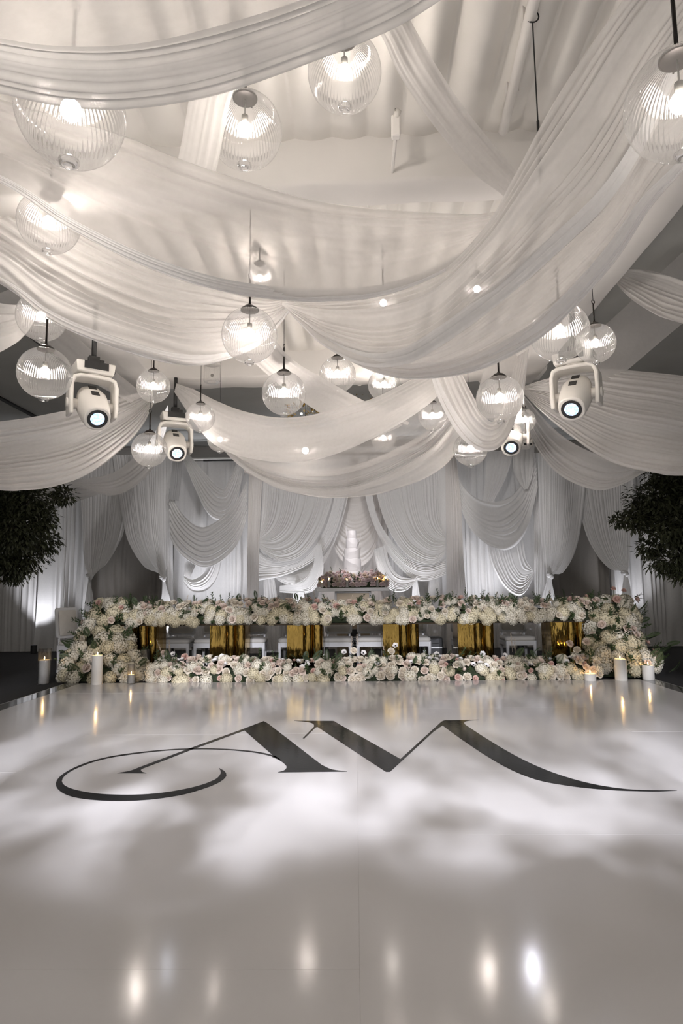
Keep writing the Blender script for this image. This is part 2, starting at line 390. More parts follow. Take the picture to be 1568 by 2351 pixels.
# ------------------------------------------------------------------ monogram
from mathutils.geometry import tessellate_polygon
def decal(name, pts, root):
    P = [onz(px, py, .0) for px, py in pts]; vs = [(p[0], p[1], .0022) for p in P]; n = len(vs)
    tr = tessellate_polygon([[Vector(v) for v in vs]])
    m = MB().add(vs+[(x, y, .0004) for x, y, _ in vs], [list(t) for t in tr]+[[i, i+n, (i+1) % n+n, (i+1) % n] for i in range(n)])
    o = m.build(name, MT['ink'], root); bm = bmesh.new(); bm.from_mesh(o.data); bmesh.ops.recalc_face_normals(bm, faces=bm.faces); bm.to_mesh(o.data); bm.free(); return o
def curve2(segs, k, ox, oy):
    """segments of traced points; smooth inside a segment, sharp between segments"""
    out = []
    for s in segs:
        if len(s) > 2:
            c = catmull([(x, y, 0) for x, y in s], max(8, len(s)*5)); pts = [(p[0], p[1]) for p in c]
        else: pts = list(s)
        out += pts if not out or math.dist(out[-1], pts[0]) > .3 else pts[1:]
    if math.dist(out[0], out[-1]) < .3: out.pop()
    return [(ox+x/k, oy+y/k) for x, y in out]
mg = empty('floor_monogram', (0, 5.4, .001), 'large black AM monogram laid flat on the white dance floor', 'lettering')
k3 = 2.0907
decal('letter', curve2([
    [(1078, 75), (1100, 88)], [(1100, 88), (1355, 285)], [(1355, 285), (1405, 307), (1478, 317)], [(1478, 317), (1145, 321)],
    [(1145, 321), (1175, 312), (1187, 298), (1180, 283), (1152, 262), (1118, 247)], [(1118, 247), (1125, 242)], [(1125, 242), (985, 120)],
    [(985, 120), (730, 213)], [(730, 213), (500, 301)], [(500, 301), (488, 309), (495, 319), (515, 325)], [(515, 325), (375, 325)],
    [(375, 325), (435, 314), (478, 298)], [(478, 298), (725, 205)], [(725, 205), (978, 113)], [(978, 113), (1078, 75)]], k3, 90, 1620), mg)
decal('swash', curve2([
    [(1160, 262), (1125, 240), (1050, 223), (950, 212), (850, 207), (750, 206), (650, 209), (550, 217), (450, 228), (350, 243), (260, 264), (180, 293), (120, 325), (90, 352), (80, 376), (90, 402), (130, 428), (200, 446), (300, 456), (400, 458), (500, 454), (600, 443), (700, 425), (800, 395), (860, 370), (892, 348), (899, 332), (890, 316), (862, 300)],
    [(862, 300), (872, 316), (868, 333), (845, 355), (780, 381), (700, 401), (600, 418), (500, 427), (400, 429), (300, 425), (220, 415), (150, 398), (115, 378), (109, 360), (122, 338), (155, 314), (205, 291), (270, 268), (350, 249), (450, 234), (550, 222), (650, 214), (750, 210.5), (850, 211), (950, 217), (1050, 229), (1125, 247), (1160, 266)]], k3, 90, 1620), mg)
k4 = 1.6897
decal('letter', curve2([
    [(60, 59), (210, 60)], [(210, 60), (217, 62), (226, 68)], [(226, 68), (472, 208)], [(472, 208), (632, 62)], [(632, 62), (645, 57.5), (660, 57.5)], [(660, 57.5), (775, 55.5)],
    [(775, 55.5), (735, 59), (719, 66), (724, 75)], [(724, 75), (800, 125), (900, 185), (1000, 235), (1100, 273), (1200, 301), (1300, 319), (1400, 328), (1545, 330)],
    [(1545, 330), (1480, 333), (1400, 332.5), (1300, 329), (1200, 321), (1100, 308), (1000, 288), (900, 249), (800, 192), (700, 125), (635, 77)],
    [(635, 77), (600, 102)], [(600, 102), (432, 257)], [(432, 257), (415, 257)], [(415, 257), (150, 83)], [(150, 83), (143, 85), (137, 91)], [(137, 91), (100, 127)], [(100, 127), (93, 127)], [(93, 127), (137, 82)],
    [(137, 82), (134, 72), (112, 64), (60, 59)]], k4, 640, 1620), mg)

# ================================================================== the drapes under the ceiling
def hem(o, rail, w, seed, m=None, lift=.012):
    """the doubled, gathered border of a drape: a part of it"""
    P = np.array(rail, float); d = np.gradient(P[:, :2], axis=0); n = np.stack([d[:, 1], -d[:, 0]], 1); n /= np.linalg.norm(n, axis=1, keepdims=True)
    ww = w*np.sin(np.linspace(.35, PI-.35, len(P)))[:, None]
    if (n[len(P)//2, 1]) > 0: n = -n                     # inwards is up the cloth
    Q = P.copy(); Q[:, :2] += n*ww; P[:, 2] -= lift; Q[:, 2] -= lift*.4
    return recenter2(drape('hem', None, None, [Q.tolist(), P.tolist()], m or MT['border'], folds=2, seed=seed, amp=.16, amax=.03, nu=90, per=14), o)
def recenter2(h, o):
    recenter(h); h.parent = o; h.matrix_parent_inverse = parent_matrix(o).inverted(); return h
SH, FN, DN = MT['sheer'], MT['sheer_fine'], MT['dense']
def cd(label, rails, m, folds, seed, **kw):
    return recenter(drape('ceiling_drape', label, 'drape', rails, m, folds=max(3, int(folds*.72)), seed=seed, group='swagged voile under the ceiling', **kw))
c1 = cd('grey-white sheer drape sweeping across the top of the view above the first globes',
   [[(-300, -330, 2.1), (0, -230, 2.2), (300, -250, 2.2), (650, -360, 2.2), (1000, -520, 2.2), (1200, -640, 2.2)],
    [(-300, 30, 2.0), (0, 97, 2.0), (150, 116, 2.0), (330, 110, 2.0), (550, 60, 2.0), (760, -15, 2.0), (1000, -140, 2.0), (1200, -260, 2.1)]], FN, 4, 1, amp=.05, nu=60, per=10)
recenter2(drape('hem', None, None, [[(-300, 30, 2.0), (0, 95, 2.0), (150, 114, 2.0), (330, 108, 2.0), (550, 58, 2.0), (760, -17, 2.0), (1000, -142, 2.0), (1200, -262, 2.1)],
    [(-300, 140, 1.9), (0, 213, 1.9), (150, 244, 1.9), (300, 248, 1.9), (500, 215, 1.9), (740, 132, 1.9), (900, 66, 1.9), (1010, 0, 1.9), (1230, -150, 2.0)]], DN, folds=4, seed=2, amp=.22, nu=60, per=12), c1)
c2 = cd('wide sheer swag with a thick hem, slung beneath the two largest globes',
   [[(-300, 130, 2.69), (0, 225, 2.71), (150, 268, 2.74), (290, 310, 2.77), (420, 365, 2.85), (600, 425, 3.0), (770, 468, 3.4), (1000, 488, 3.8), (1130, 488, 4.0), (1300, 440, 4.1)],
    [(-300, 200, 2.69), (0, 325, 2.71), (150, 405, 2.74), (330, 490, 2.80), (500, 550, 2.91), (700, 585, 3.2), (900, 580, 3.6), (1100, 545, 3.9), (1280, 440, 4.0)],
    [(-300, 285, 2.66), (0, 420, 2.69), (150, 520, 2.74), (330, 611, 2.83), (500, 667, 2.97), (650, 690, 3.2), (760, 692, 3.4), (870, 681, 3.6), (990, 640, 3.8), (1120, 560, 3.9), (1260, 430, 4.0)]], FN, 8, 3, amp=.22, nu=90, per=9)
hem(c2, [(-300, 285, 2.68), (0, 420, 2.68), (150, 520, 2.71), (330, 611, 2.78), (500, 667, 2.9), (650, 690, 3.2), (760, 692, 3.4), (870, 681, 3.6), (990, 640, 3.8), (1120, 560, 3.9), (1260, 430, 4.0)], 30, 33)
c3 = cd('broad pleated drape falling from the top corner to the centre over a black strap',
   [[(1560, -160, 2.4), (1430, 0, 2.55), (1330, 140, 2.75), (1250, 268, 2.95), (1180, 405, 3.2), (1110, 525, 3.5), (1000, 630, 3.9), (850, 672, 4.2), (740, 690, 4.4), (648, 694, 4.55)],
    [(1650, -130, 2.4), (1510, 70, 2.55), (1420, 200, 2.7), (1330, 350, 2.9), (1240, 480, 3.1), (1120, 610, 3.45), (1000, 712, 3.85), (880, 757, 4.15), (760, 745, 4.4), (648, 697, 4.58)],
    [(1760, -100, 2.35), (1568, 150, 2.5), (1480, 335, 2.65), (1400, 460, 2.85), (1300, 562, 3.1), (1150, 694, 3.5), (1000, 802, 3.85), (920, 839, 4.05), (830, 838, 4.25), (740, 792, 4.45), (690, 745, 4.55), (648, 700, 4.62)]], SH, 13, 4, amp=.48, amax=.09, nu=100, per=8)
c3b = cd('second drape layered under the broad corner drape, hem curving behind a large globe',
   [[(1760, -40, 2.8), (1500, 290, 3.0), (1400, 450, 3.2), (1200, 645, 3.7), (1000, 795, 4.2), (850, 806, 4.6), (760, 785, 4.9)],
    [(1800, 140, 2.75), (1568, 392, 2.95), (1490, 482, 3.1), (1400, 615, 3.35), (1250, 770, 3.8), (1100, 850, 4.2), (960, 871, 4.5), (870, 858, 4.7), (790, 822, 4.85), (745, 785, 4.95)]], SH, 11, 5, amp=.42, amax=.08, nu=100, per=8)
c4 = cd('deep white swag hanging behind the big centre globe from the far side',
   [[(-300, 250, 4.3), (0, 425, 4.5), (150, 520, 4.65), (330, 610, 4.8), (480, 655, 4.9), (600, 690, 5.0), (672, 684, 5.05)],
    [(-300, 380, 4.25), (0, 545, 4.5), (100, 610, 4.6), (230, 690, 4.72), (370, 735, 4.85), (500, 755, 4.95), (600, 735, 5.0), (676, 687, 5.1)],
    [(-300, 500, 4.2), (0, 652, 4.5), (100, 726, 4.6), (200, 776, 4.7), (350, 825, 4.85), (450, 840, 4.95), (530, 823, 5.0), (600, 790, 5.05), (650, 735, 5.1), (680, 690, 5.12)]], SH, 13, 6, amp=.46, amax=.08, nu=90, per=8)
hem(c3, [(1760, -100, 2.35), (1568, 150, 2.5), (1480, 335, 2.65), (1400, 460, 2.85), (1300, 562, 3.1), (1150, 694, 3.5), (1000, 802, 3.85), (920, 839, 4.05), (830, 838, 4.25), (740, 792, 4.45), (690, 745, 4.55), (648, 700, 4.62)], 40, 34)
hem(c3b, [(1800, 140, 2.75), (1568, 392, 2.95), (1490, 482, 3.1), (1400, 615, 3.35), (1250, 770, 3.8), (1100, 850, 4.2), (960, 871, 4.5), (870, 858, 4.7), (790, 822, 4.85), (745, 785, 4.95)], 40, 35)
hem(c4, [(-300, 500, 4.2), (0, 652, 4.5), (100, 726, 4.6), (200, 776, 4.7), (350, 825, 4.85), (450, 840, 4.95), (530, 823, 5.0), (600, 790, 5.05), (650, 735, 5.1), (680, 690, 5.12)], 26, 36)
cd('narrow diagonal strip of voile rising to the first cross beam',
   [[(905, -20, 2.8), (1003, 153, 3.1), (1087, 275, 3.5), (1191, 398, 4.0), (1270, 490, 4.1)], [(830, 10, 2.8), (878, 87, 2.95), (921, 179, 3.1), (1013, 311, 3.5), (1094, 403, 3.85), (1156, 451, 4.0), (1230, 530, 4.1)]], SH, 4, 7, amp=.28, per=10)
cd('short upright strip of voile beside the tall globe with the visible cap',
   [[(445, 150, 3.1), (432, 240, 3.1), (410, 360, 3.2), (380, 470, 3.3)], [(560, 150, 3.1), (528, 240, 3.1), (500, 380, 3.2), (470, 490, 3.3)]], SH, 4, 8, amp=.2, per=10)
cd('diagonal voile panel running down behind the centre globes toward the gold chandelier',
   [[(590, 720, 5.5), (664, 820, 6.0), (750, 875, 6.5), (829, 919, 7.1), (940, 970, 7.7)], [(530, 770, 5.5), (584, 835, 6.0), (660, 900, 6.5), (737, 952, 7.1), (840, 1015, 7.7)]], SH, 5, 9, amp=.22, per=10)
cd('middle swag crossing in front of the back beam, hooked at both corners',
   [[(405, 880, 7.9), (446, 895, 7.8), (496, 920, 7.5), (553, 942, 7.2), (630, 957, 7.0), (706, 953, 6.9), (783, 934, 6.8), (859, 912, 6.7), (955, 865, 6.6), (1000, 850, 6.5)],
    [(400, 900, 7.9), (465, 996, 7.7), (515, 1034, 7.4), (572, 1052, 7.1), (649, 1062, 6.9), (706, 1060, 6.8), (783, 1038, 6.7), (859, 1004, 6.6), (936, 962, 6.5), (1000, 914, 6.45), (1015, 880, 6.4)]], SH, 8, 10, amp=.36, nu=70, per=9)
cd('lowest cream swag, closely pleated, dipping over the cake',
   [[(440, 892, 8.1), (500, 985, 8.3), (572, 1048, 8.3), (668, 1074, 8.2), (744, 1078, 8.2), (821, 1066, 8.1), (897, 1036, 8.1), (980, 990, 8.0), (1050, 930, 8.0)],
    [(425, 900, 8.1), (470, 985, 8.3), (515, 1036, 8.4), (553, 1072, 8.4), (610, 1109, 8.4), (668, 1130, 8.35), (744, 1138, 8.3), (802, 1134, 8.2), (859, 1115, 8.2), (936, 1080, 8.1), (1000, 1038, 8.05), (1058, 960, 8.0)]], SH, 14, 11, amp=.55, amax=.08, nu=80, per=8)
cd('thin fine veil trailing behind the lowest cream swag',
   [[(560, 1060, 8.7), (700, 1115, 8.7), (800, 1120, 8.7), (900, 1085, 8.6), (1000, 1020, 8.5), (1060, 930, 8.4)], [(560, 1085, 8.7), (700, 1138, 8.7), (840, 1139, 8.7), (930, 1117, 8.6), (1000, 1085, 8.5), (1045, 1040, 8.5), (1075, 960, 8.4)]], SH, 4, 12, amp=.2)
cd('long fine veil filling the hollow between the middle and lowest swags',
   [[(440, 890, 8.0), (560, 960, 7.9), (700, 985, 7.8), (850, 965, 7.7), (960, 910, 7.6), (1040, 860, 7.5)], [(440, 900, 8.0), (520, 1030, 8.1), (640, 1085, 8.1), (780, 1090, 8.0), (920, 1040, 7.9), (1000, 980, 7.8), (1050, 920, 7.7)]], FN, 6, 13, amp=.16)
c10 = cd('small tight U-shaped swag wrapped under a single globe',
   [[(1050, 840, 6.2), (1066, 869, 6.2), (1084, 905, 6.2), (1108, 950, 6.3), (1130, 968, 6.45), (1152, 945, 6.7), (1168, 890, 6.9), (1185, 820, 7.1)],
    [(985, 840, 6.2), (993, 875, 6.2), (1008, 918, 6.2), (1033, 967, 6.25), (1057, 1002, 6.3), (1084, 1026, 6.4), (1112, 1036, 6.5), (1142, 1030, 6.6), (1168, 1000, 6.8), (1190, 940, 7.0), (1205, 860, 7.1), (1215, 800, 7.2)]], SH, 7, 14, amp=.3, per=9)
hem(c10, [(985, 840, 6.2), (993, 875, 6.2), (1008, 918, 6.2), (1033, 967, 6.25), (1057, 1002, 6.3), (1084, 1026, 6.4), (1112, 1036, 6.5), (1142, 1030, 6.6), (1168, 1000, 6.8), (1190, 940, 7.0), (1205, 860, 7.1)], 26, 37)
cd('upright strip of voile behind the small U-shaped swag',
   [[(1130, 790, 7.6), (1105, 870, 7.7), (1080, 960, 7.8)], [(1212, 780, 7.6), (1208, 860, 7.7), (1196, 960, 7.8)]], SH, 5, 15, amp=.2)
cd('fan of voile high beside the grey ceiling, gathered at its inner tip',
   [[(1400, 628, 6.0), (1440, 617, 5.95), (1490, 620, 5.8), (1568, 644, 5.5), (1800, 720, 5.0)], [(1400, 634, 6.0), (1440, 680, 5.9), (1490, 714, 5.7), (1568, 747, 5.4), (1800, 810, 5.0)]], SH, 10, 16, amp=.45)
cd('wide pleated side swag fanning out past the moving light with the lit lens over it',
   [[(1200, 888, 8.3), (1240, 874, 8.0), (1330, 851, 7.6), (1390, 846, 7.4), (1568, 862, 6.8), (1800, 895, 6.5)],
    [(1200, 894, 8.3), (1260, 905, 8.0), (1340, 930, 7.6), (1420, 962, 7.2), (1568, 985, 6.7), (1800, 1000, 6.4)],
    [(1200, 902, 8.3), (1250, 952, 7.9), (1300, 993, 7.6), (1360, 1036, 7.2), (1420, 1066, 7.0), (1500, 1084, 6.7), (1568, 1091, 6.5), (1800, 1090, 6.2)]], SH, 26, 17, amp=.55, amax=.09, per=7, nu=60)
cd('dim lower side swag hanging above the leafy tree with the spreading branch',
   [[(1200, 905, 8.9), (1270, 985, 8.9), (1350, 1035, 8.7), (1440, 1060, 8.6), (1560, 1040, 8.5)], [(1190, 925, 8.9), (1225, 1015, 8.9), (1262, 1070, 8.9), (1310, 1106, 8.8), (1375, 1126, 8.7), (1430, 1112, 8.6), (1480, 1085, 8.5), (1560, 1060, 8.5)]], SH, 9, 18, amp=.4)
cd('wide pleated side swag below two globes and a moving light, sagging over a tree',
   [[(350, 895, 8.3), (305, 905, 8.0), (150, 942, 7.0), (0, 968, 6.5), (-250, 985, 6.0)], [(352, 908, 8.3), (290, 965, 7.9), (150, 1035, 7.1), (0, 1050, 6.5), (-250, 1050, 6.0)],
    [(354, 925, 8.3), (322, 985, 8.0), (270, 1040, 7.6), (200, 1090, 7.2), (120, 1118, 6.9), (50, 1126, 6.6), (0, 1126, 6.4), (-250, 1105, 6.0)]], SH, 22, 19, amp=.55, amax=.09, per=7, nu=60)
cd('dim lower side swag tucked behind the sagging side swag beside the dark jabot',
   [[(385, 930, 10.3), (345, 1010, 10.3), (270, 1080, 10.3), (190, 1100, 10.3), (100, 1105, 10.3)], [(388, 960, 10.3), (360, 1060, 10.3), (315, 1113, 10.3), (265, 1137, 10.3), (220, 1132, 10.3), (180, 1118, 10.3), (100, 1110, 10.3)]], SH, 6, 20, amp=.22)
cd('small white swag peeking out above the first leafy tree by the dim swag',
   [[(60, 1100, 11.2), (160, 1118, 11.2), (270, 1115, 11.2)], [(60, 1160, 11.2), (150, 1157, 11.2), (205, 1142, 11.2), (270, 1120, 11.2)]], SH, 5, 21, amp=.3)
cd('small upper swag edge beside the half hidden globe',
   [[(-200, 665, 5.5), (0, 697, 5.6), (50, 700, 5.7), (85, 705, 5.8)], [(-200, 905, 5.5), (0, 809, 5.6), (58, 768, 5.75), (90, 715, 5.8)]], SH, 6, 22, amp=.26)
cd('taut sheer band stretched along the dim ceiling past the small upright globe',
   [[(1720, 450, 5.7), (1568, 578, 6.2), (1440, 700, 6.8), (1340, 790, 7.3)], [(1800, 560, 5.7), (1568, 742, 6.6), (1440, 850, 7.2), (1380, 900, 7.5)]], FN, 3, 23, amp=.06)
cd('taut sheer band stretched along the dim ceiling above the first moving light',
   [[(-60, 700, 5.9), (100, 795, 6.6), (200, 870, 7.2), (300, 925, 7.6)], [(30, 660, 5.9), (160, 760, 6.6), (250, 840, 7.2), (330, 905, 7.6)]], FN, 3, 24, amp=.06)

# ================================================================== the draped back wall
WC = MT['wallcloth']; YW = 14.72
walls = [(-9.6, -7.2, 'outermost straight white curtain behind the dark tree by the tall glass candle', WC),
         (-7.2, -5.95, 'straight white curtain glowing above the floor uplight, next to the tied curtain', WC),
         (-4.1, -2.2, 'straight white curtain behind the tall stacked swags near the dark jabot', WC),
         (-2.2, -.75, 'straight white curtain behind the pleated fan beside the cake', WC),
         (-.75, .75, 'straight champagne curtain directly behind the cake', MT['champagne']),
         (.75, 2.5, 'straight white curtain behind the second pleated fan beyond the cake', WC),
         (2.5, 4.15, 'straight white curtain behind the scalloped jabot swags', WC),
         (5.7, 7.3, 'straight white curtain next to the tied curtain, behind the end of the flowers', WC),
         (7.3, 9.6, 'outermost straight white curtain behind the tree with the spreading branch', WC)]
for i, (a, b, lab, m) in enumerate(walls):
    recenter(curtain('curtain', lab, a, b, YW, -.02, 4.25, m, pitch=.17, amp=.07, seed=40+i, group='straight curtains along the back wall'))
for i, (a, b, lab) in enumerate([(-6.1, -4.0, 'taupe curtain coloured dark for the shade in the pointed gap nearer the tall glass candle'), (4.0, 5.8, 'taupe curtain coloured dark for the shade in the pointed gap beyond the scalloped swags')]):
    recenter(curtain('gap_curtain', lab, a, b, 15.1, -.02, 4.25, MT['taupe'], pitch=.22, amp=.04, seed=60+i, group='taupe curtains coloured dark for the shade in the pointed gaps'))
MB_ = empty('drape_rail', (0, 14.6, 4.28), 'long white rail carrying the back wall curtains, black clips beneath', 'rail')
MB().tube([(-9.6, 14.6, 4.28), (9.6, 14.6, 4.28)], .03, 8).build('pipe', MT['shell'], MB_, smooth=True)
MB().box((0, 14.6, 4.44), (5.6, .06, .12)).build('header', MT['shell'], MB_)
MB().box((-2.9, 14.5, 4.22), (1.0, .03, .035)).build('clip', MT['blackp'], MB_)
MB().box((2.0, 14.5, 4.22), (.9, .03, .035)).build('clip', MT['blackp'], MB_)
TIED = []
def wd(label, rails, folds, seed, D=14.0, m=None, **kw):
    R = [[(p[0], p[1], p[2] if len(p) > 2 else D) for p in r] for r in rails]
    o = recenter(drape('wall_drape', label, 'drape', R, m or WC, folds=folds, seed=seed, group='gathered drapes on the back wall', **kw))
    if 'tie' in kw: TIED.append(o)
    return o
wd('tied-back curtain on the near side of the first dark gap, knotted low',
   [[(185, 1045), (188, 1180), (193, 1290), (203, 1322), (197, 1370), (188, 1440), (184, 1500)], [(312, 1045), (288, 1203), (272, 1250), (243, 1296), (209, 1325), (214, 1372), (219, 1440), (222, 1500)]], 20, 71, D=14.1, tie=(3, 3))
wd('tied-back curtain on the cake side of the first dark gap',
   [[(258, 1045), (284, 1203), (300, 1255), (332, 1302), (371, 1325), (368, 1400), (364, 1500)], [(394, 1045), (390, 1200), (386, 1290), (378, 1327), (396, 1400), (402, 1500)]], 20, 72, D=14.0, tie=(4, 3))
wd('straight panel between the tied curtain and the stacked swags', [[(372, 1045), (372, 1200), (372, 1350), (370, 1500)], [(398, 1045), (397, 1200), (398, 1350), (400, 1500)]], 5, 73, D=14.25)
wd('large round swag, the broadest of the stacked swags near the dark jabot',
   [[(388, 1120), (410, 1168), (440, 1200), (470, 1210), (510, 1188), (540, 1155), (567, 1105)], [(390, 1235), (405, 1262), (430, 1286), (462, 1302), (492, 1298), (522, 1278), (548, 1245), (567, 1190)]], 8, 74, D=13.75, amp=.3)
wd('upper V-shaped swag above the broad round swag',
   [[(432, 1040), (470, 1085), (508, 1121), (524, 1105), (548, 1050)], [(415, 1045), (445, 1115), (472, 1172), (500, 1196), (530, 1182), (552, 1120), (562, 1045)]], 7, 75, D=13.95, amp=.28)
wd('small lower swag of bright pleats under the broad round swag',
   [[(422, 1322), (442, 1330), (466, 1316), (484, 1284), (490, 1262)], [(422, 1338), (440, 1357), (464, 1360), (486, 1346), (502, 1316), (510, 1282), (514, 1262)]], 6, 76, D=14.1, amp=.36)
wd('short upright pleats tucked behind the small lower swag', [[(423, 1270), (422, 1330)], [(466, 1262), (436, 1326)]], 8, 77, D=14.2)
wd('dark grey jabot hanging loose above the broad round swag', [[(397, 1050), (392, 1100), (387, 1146)], [(420, 1045), (416, 1100), (410, 1150)]], 3, 78, D=13.6, m=MT['greycloth'], amp=.2)
wd('full-height column drape on the near side of the first pleated fan', [[(572, 1045), (569, 1200), (567, 1330), (573, 1500)], [(606, 1045), (597, 1200), (594, 1330), (598, 1500)]], 7, 79, D=13.55, m=MT['champagne'])
wd('large pleated fan swept to the column drape beside the cake, first of the pair',
   [[(604, 1045), (602, 1150), (598, 1205), (594, 1230)], [(655, 1045), (640, 1140), (616, 1210), (594, 1240)], [(725, 1045), (708, 1140), (664, 1220), (625, 1250), (594, 1248)], [(778, 1045), (764, 1140), (738, 1218), (695, 1275), (650, 1290), (618, 1277), (594, 1257)]], 26, 80, D=13.7, amp=.3, nu=60, per=6)
wd('second layer below the first pleated fan, ending in a pale hem',
   [[(775, 1045), (745, 1190), (690, 1268), (640, 1284), (608, 1274), (594, 1262)], [(800, 1045), (793, 1140), (770, 1222), (742, 1268), (700, 1300), (650, 1322), (594, 1333)]], 12, 81, D=13.9, amp=.3)
wd('third layer below the first pleated fan, curving to the small knot',
   [[(792, 1045), (765, 1200), (725, 1280), (672, 1306), (625, 1312)], [(806, 1045), (799, 1140), (775, 1228), (746, 1290), (716, 1330), (680, 1346), (648, 1338), (625, 1322)]], 12, 82, D=14.05, amp=.3)
wd('small knotted swag low beside the cake table, first of the pair', [[(727, 1250), (718, 1300), (700, 1330), (680, 1338), (642, 1345)], [(738, 1250), (742, 1310), (724, 1352), (700, 1363), (668, 1362), (642, 1360)]], 9, 83, D=13.85, amp=.3)
wd('hanging tail below the knotted swag beside the cake table', [[(678, 1338), (672, 1380), (668, 1500)], [(690, 1338), (700, 1380), (706, 1500)]], 4, 84, D=13.95)
wd('hanging tail under the second fan layer by the column drape', [[(605, 1325), (606, 1400), (604, 1500)], [(628, 1318), (640, 1400), (644, 1500)]], 4, 85, D=14.1)
wd('U-shaped veil hung low behind the cake',
   [[(762, 1045), (785, 1095), (815, 1110), (845, 1095), (866, 1045)], [(752, 1180), (766, 1255), (788, 1290), (815, 1303), (842, 1292), (863, 1258), (877, 1180)]], 14, 86, D=14.35, m=MT['champagne'], amp=.14)
wd('large pleated fan swept to the far column drape, second of the pair',
   [[(1026, 1045), (1025, 1150), (1024, 1200), (1023, 1222)], [(975, 1045), (990, 1130), (1006, 1185), (1023, 1230)], [(900, 1045), (918, 1130), (955, 1195), (990, 1230), (1023, 1240)], [(846, 1045), (866, 1140), (889, 1210), (925, 1266), (960, 1290), (990, 1296), (1010, 1286), (1023, 1270)]], 26, 87, D=13.7, amp=.3, nu=60, per=6)
wd('second layer below the far pleated fan', [[(840, 1045), (868, 1190), (925, 1268), (975, 1290), (1023, 1280)], [(820, 1045), (846, 1170), (878, 1248), (912, 1298), (950, 1330), (985, 1334), (1023, 1320)]], 12, 88, D=13.9, amp=.28)
wd('bright knotted swag low beyond the cake table, second of the pair', [[(884, 1252), (896, 1296), (918, 1322), (956, 1330)], [(858, 1262), (868, 1310), (886, 1345), (908, 1359), (930, 1357), (945, 1346), (957, 1333)]], 8, 89, D=13.85, amp=.34)
wd('hanging tail below the bright knotted swag', [[(948, 1330), (944, 1400), (940, 1500)], [(958, 1330), (968, 1400), (975, 1500)]], 4, 90, D=13.95)
wd('hanging tail under the far pleated fan layers', [[(985, 1328), (980, 1400), (980, 1500)], [(1008, 1322), (1012, 1400), (1014, 1500)]], 4, 91, D=14.1)
wd('full-height column drape at the outer end of the far pleated fan', [[(1022, 1040), (1024, 1200), (1025, 1330), (1026, 1500)], [(1046, 1040), (1058, 1150), (1064, 1280), (1073, 1400), (1077, 1500)]], 8, 92, D=13.55, m=MT['champagne'])
wd('large shadowy round swag beyond the far column drape',
   [[(1044, 1075), (1068, 1120), (1105, 1148), (1148, 1150), (1190, 1122), (1230, 1050)], [(1052, 1155), (1078, 1212), (1110, 1245), (1140, 1260), (1166, 1262), (1192, 1245), (1214, 1205), (1234, 1120)]], 8, 93, D=13.75, amp=.28)
wd('lower gathered swag of bright pleats beyond the far column drape',
   [[(1200, 1235), (1208, 1285), (1225, 1311)], [(1160, 1250), (1178, 1305), (1202, 1328), (1225, 1315)], [(1117, 1240), (1126, 1290), (1148, 1335), (1174, 1362), (1196, 1368), (1213, 1350), (1226, 1320)]], 11, 94, D=14.0, amp=.34)
wd('stepped jabot cascading above the shadowy round swag', [[(1118, 1035), (1112, 1100), (1108, 1156)], [(1180, 1035), (1160, 1100), (1128, 1160)]], 6, 95, D=13.95, amp=.4)
wd('darker jabot beside the stepped jabot under the side swag', [[(1176, 1020), (1180, 1085), (1202, 1124)], [(1228, 1020), (1222, 1090), (1212, 1122)]], 5, 96, D=13.6, amp=.3)
wd('straight panel between the lower gathered swag and the second dark gap', [[(1225, 1040), (1225, 1200), (1227, 1350), (1228, 1500)], [(1256, 1040), (1254, 1200), (1256, 1300), (1262, 1500)]], 6, 97, D=14.2)
wd('tied-back curtain on the cake side of the second dark gap, knotted low',
   [[(1234, 1040), (1240, 1200), (1250, 1296), (1258, 1320), (1242, 1385), (1232, 1500)], [(1352, 1040), (1336, 1196), (1319, 1270), (1292, 1315), (1267, 1323), (1276, 1385), (1288, 1500)]], 20, 98, D=14.0, tie=(3, 4))
wd('tied-back curtain on the outer side of the second dark gap',
   [[(1305, 1040), (1337, 1198), (1365, 1266), (1400, 1306), (1430, 1314), (1428, 1360), (1422, 1500)], [(1455, 1040), (1450, 1200), (1444, 1300), (1439, 1316), (1449, 1360), (1460, 1500)]], 20, 99, D=14.1, tie=(4, 3))

for o, px, py, D in ((TIED[0], 206, 1323, 14.08), (TIED[1], 374, 1326, 13.98), (TIED[2], 1262, 1321, 13.98), (TIED[3], 1434, 1315, 14.08)):
    p = at(px, py, D); m = MB(); m.sphere(p, .075, 14, 8, (1.0, .9, .72)); m.sphere(p+np.array([.03, -.03, -.035]), .045, 10, 6, (1, .8, 1.2)); m.sphere(p+np.array([-.03, -.03, .03]), .04, 10, 6, (1.2, .8, .7))
    m.build('tieback', MT['wallcloth'], o, smooth=True)

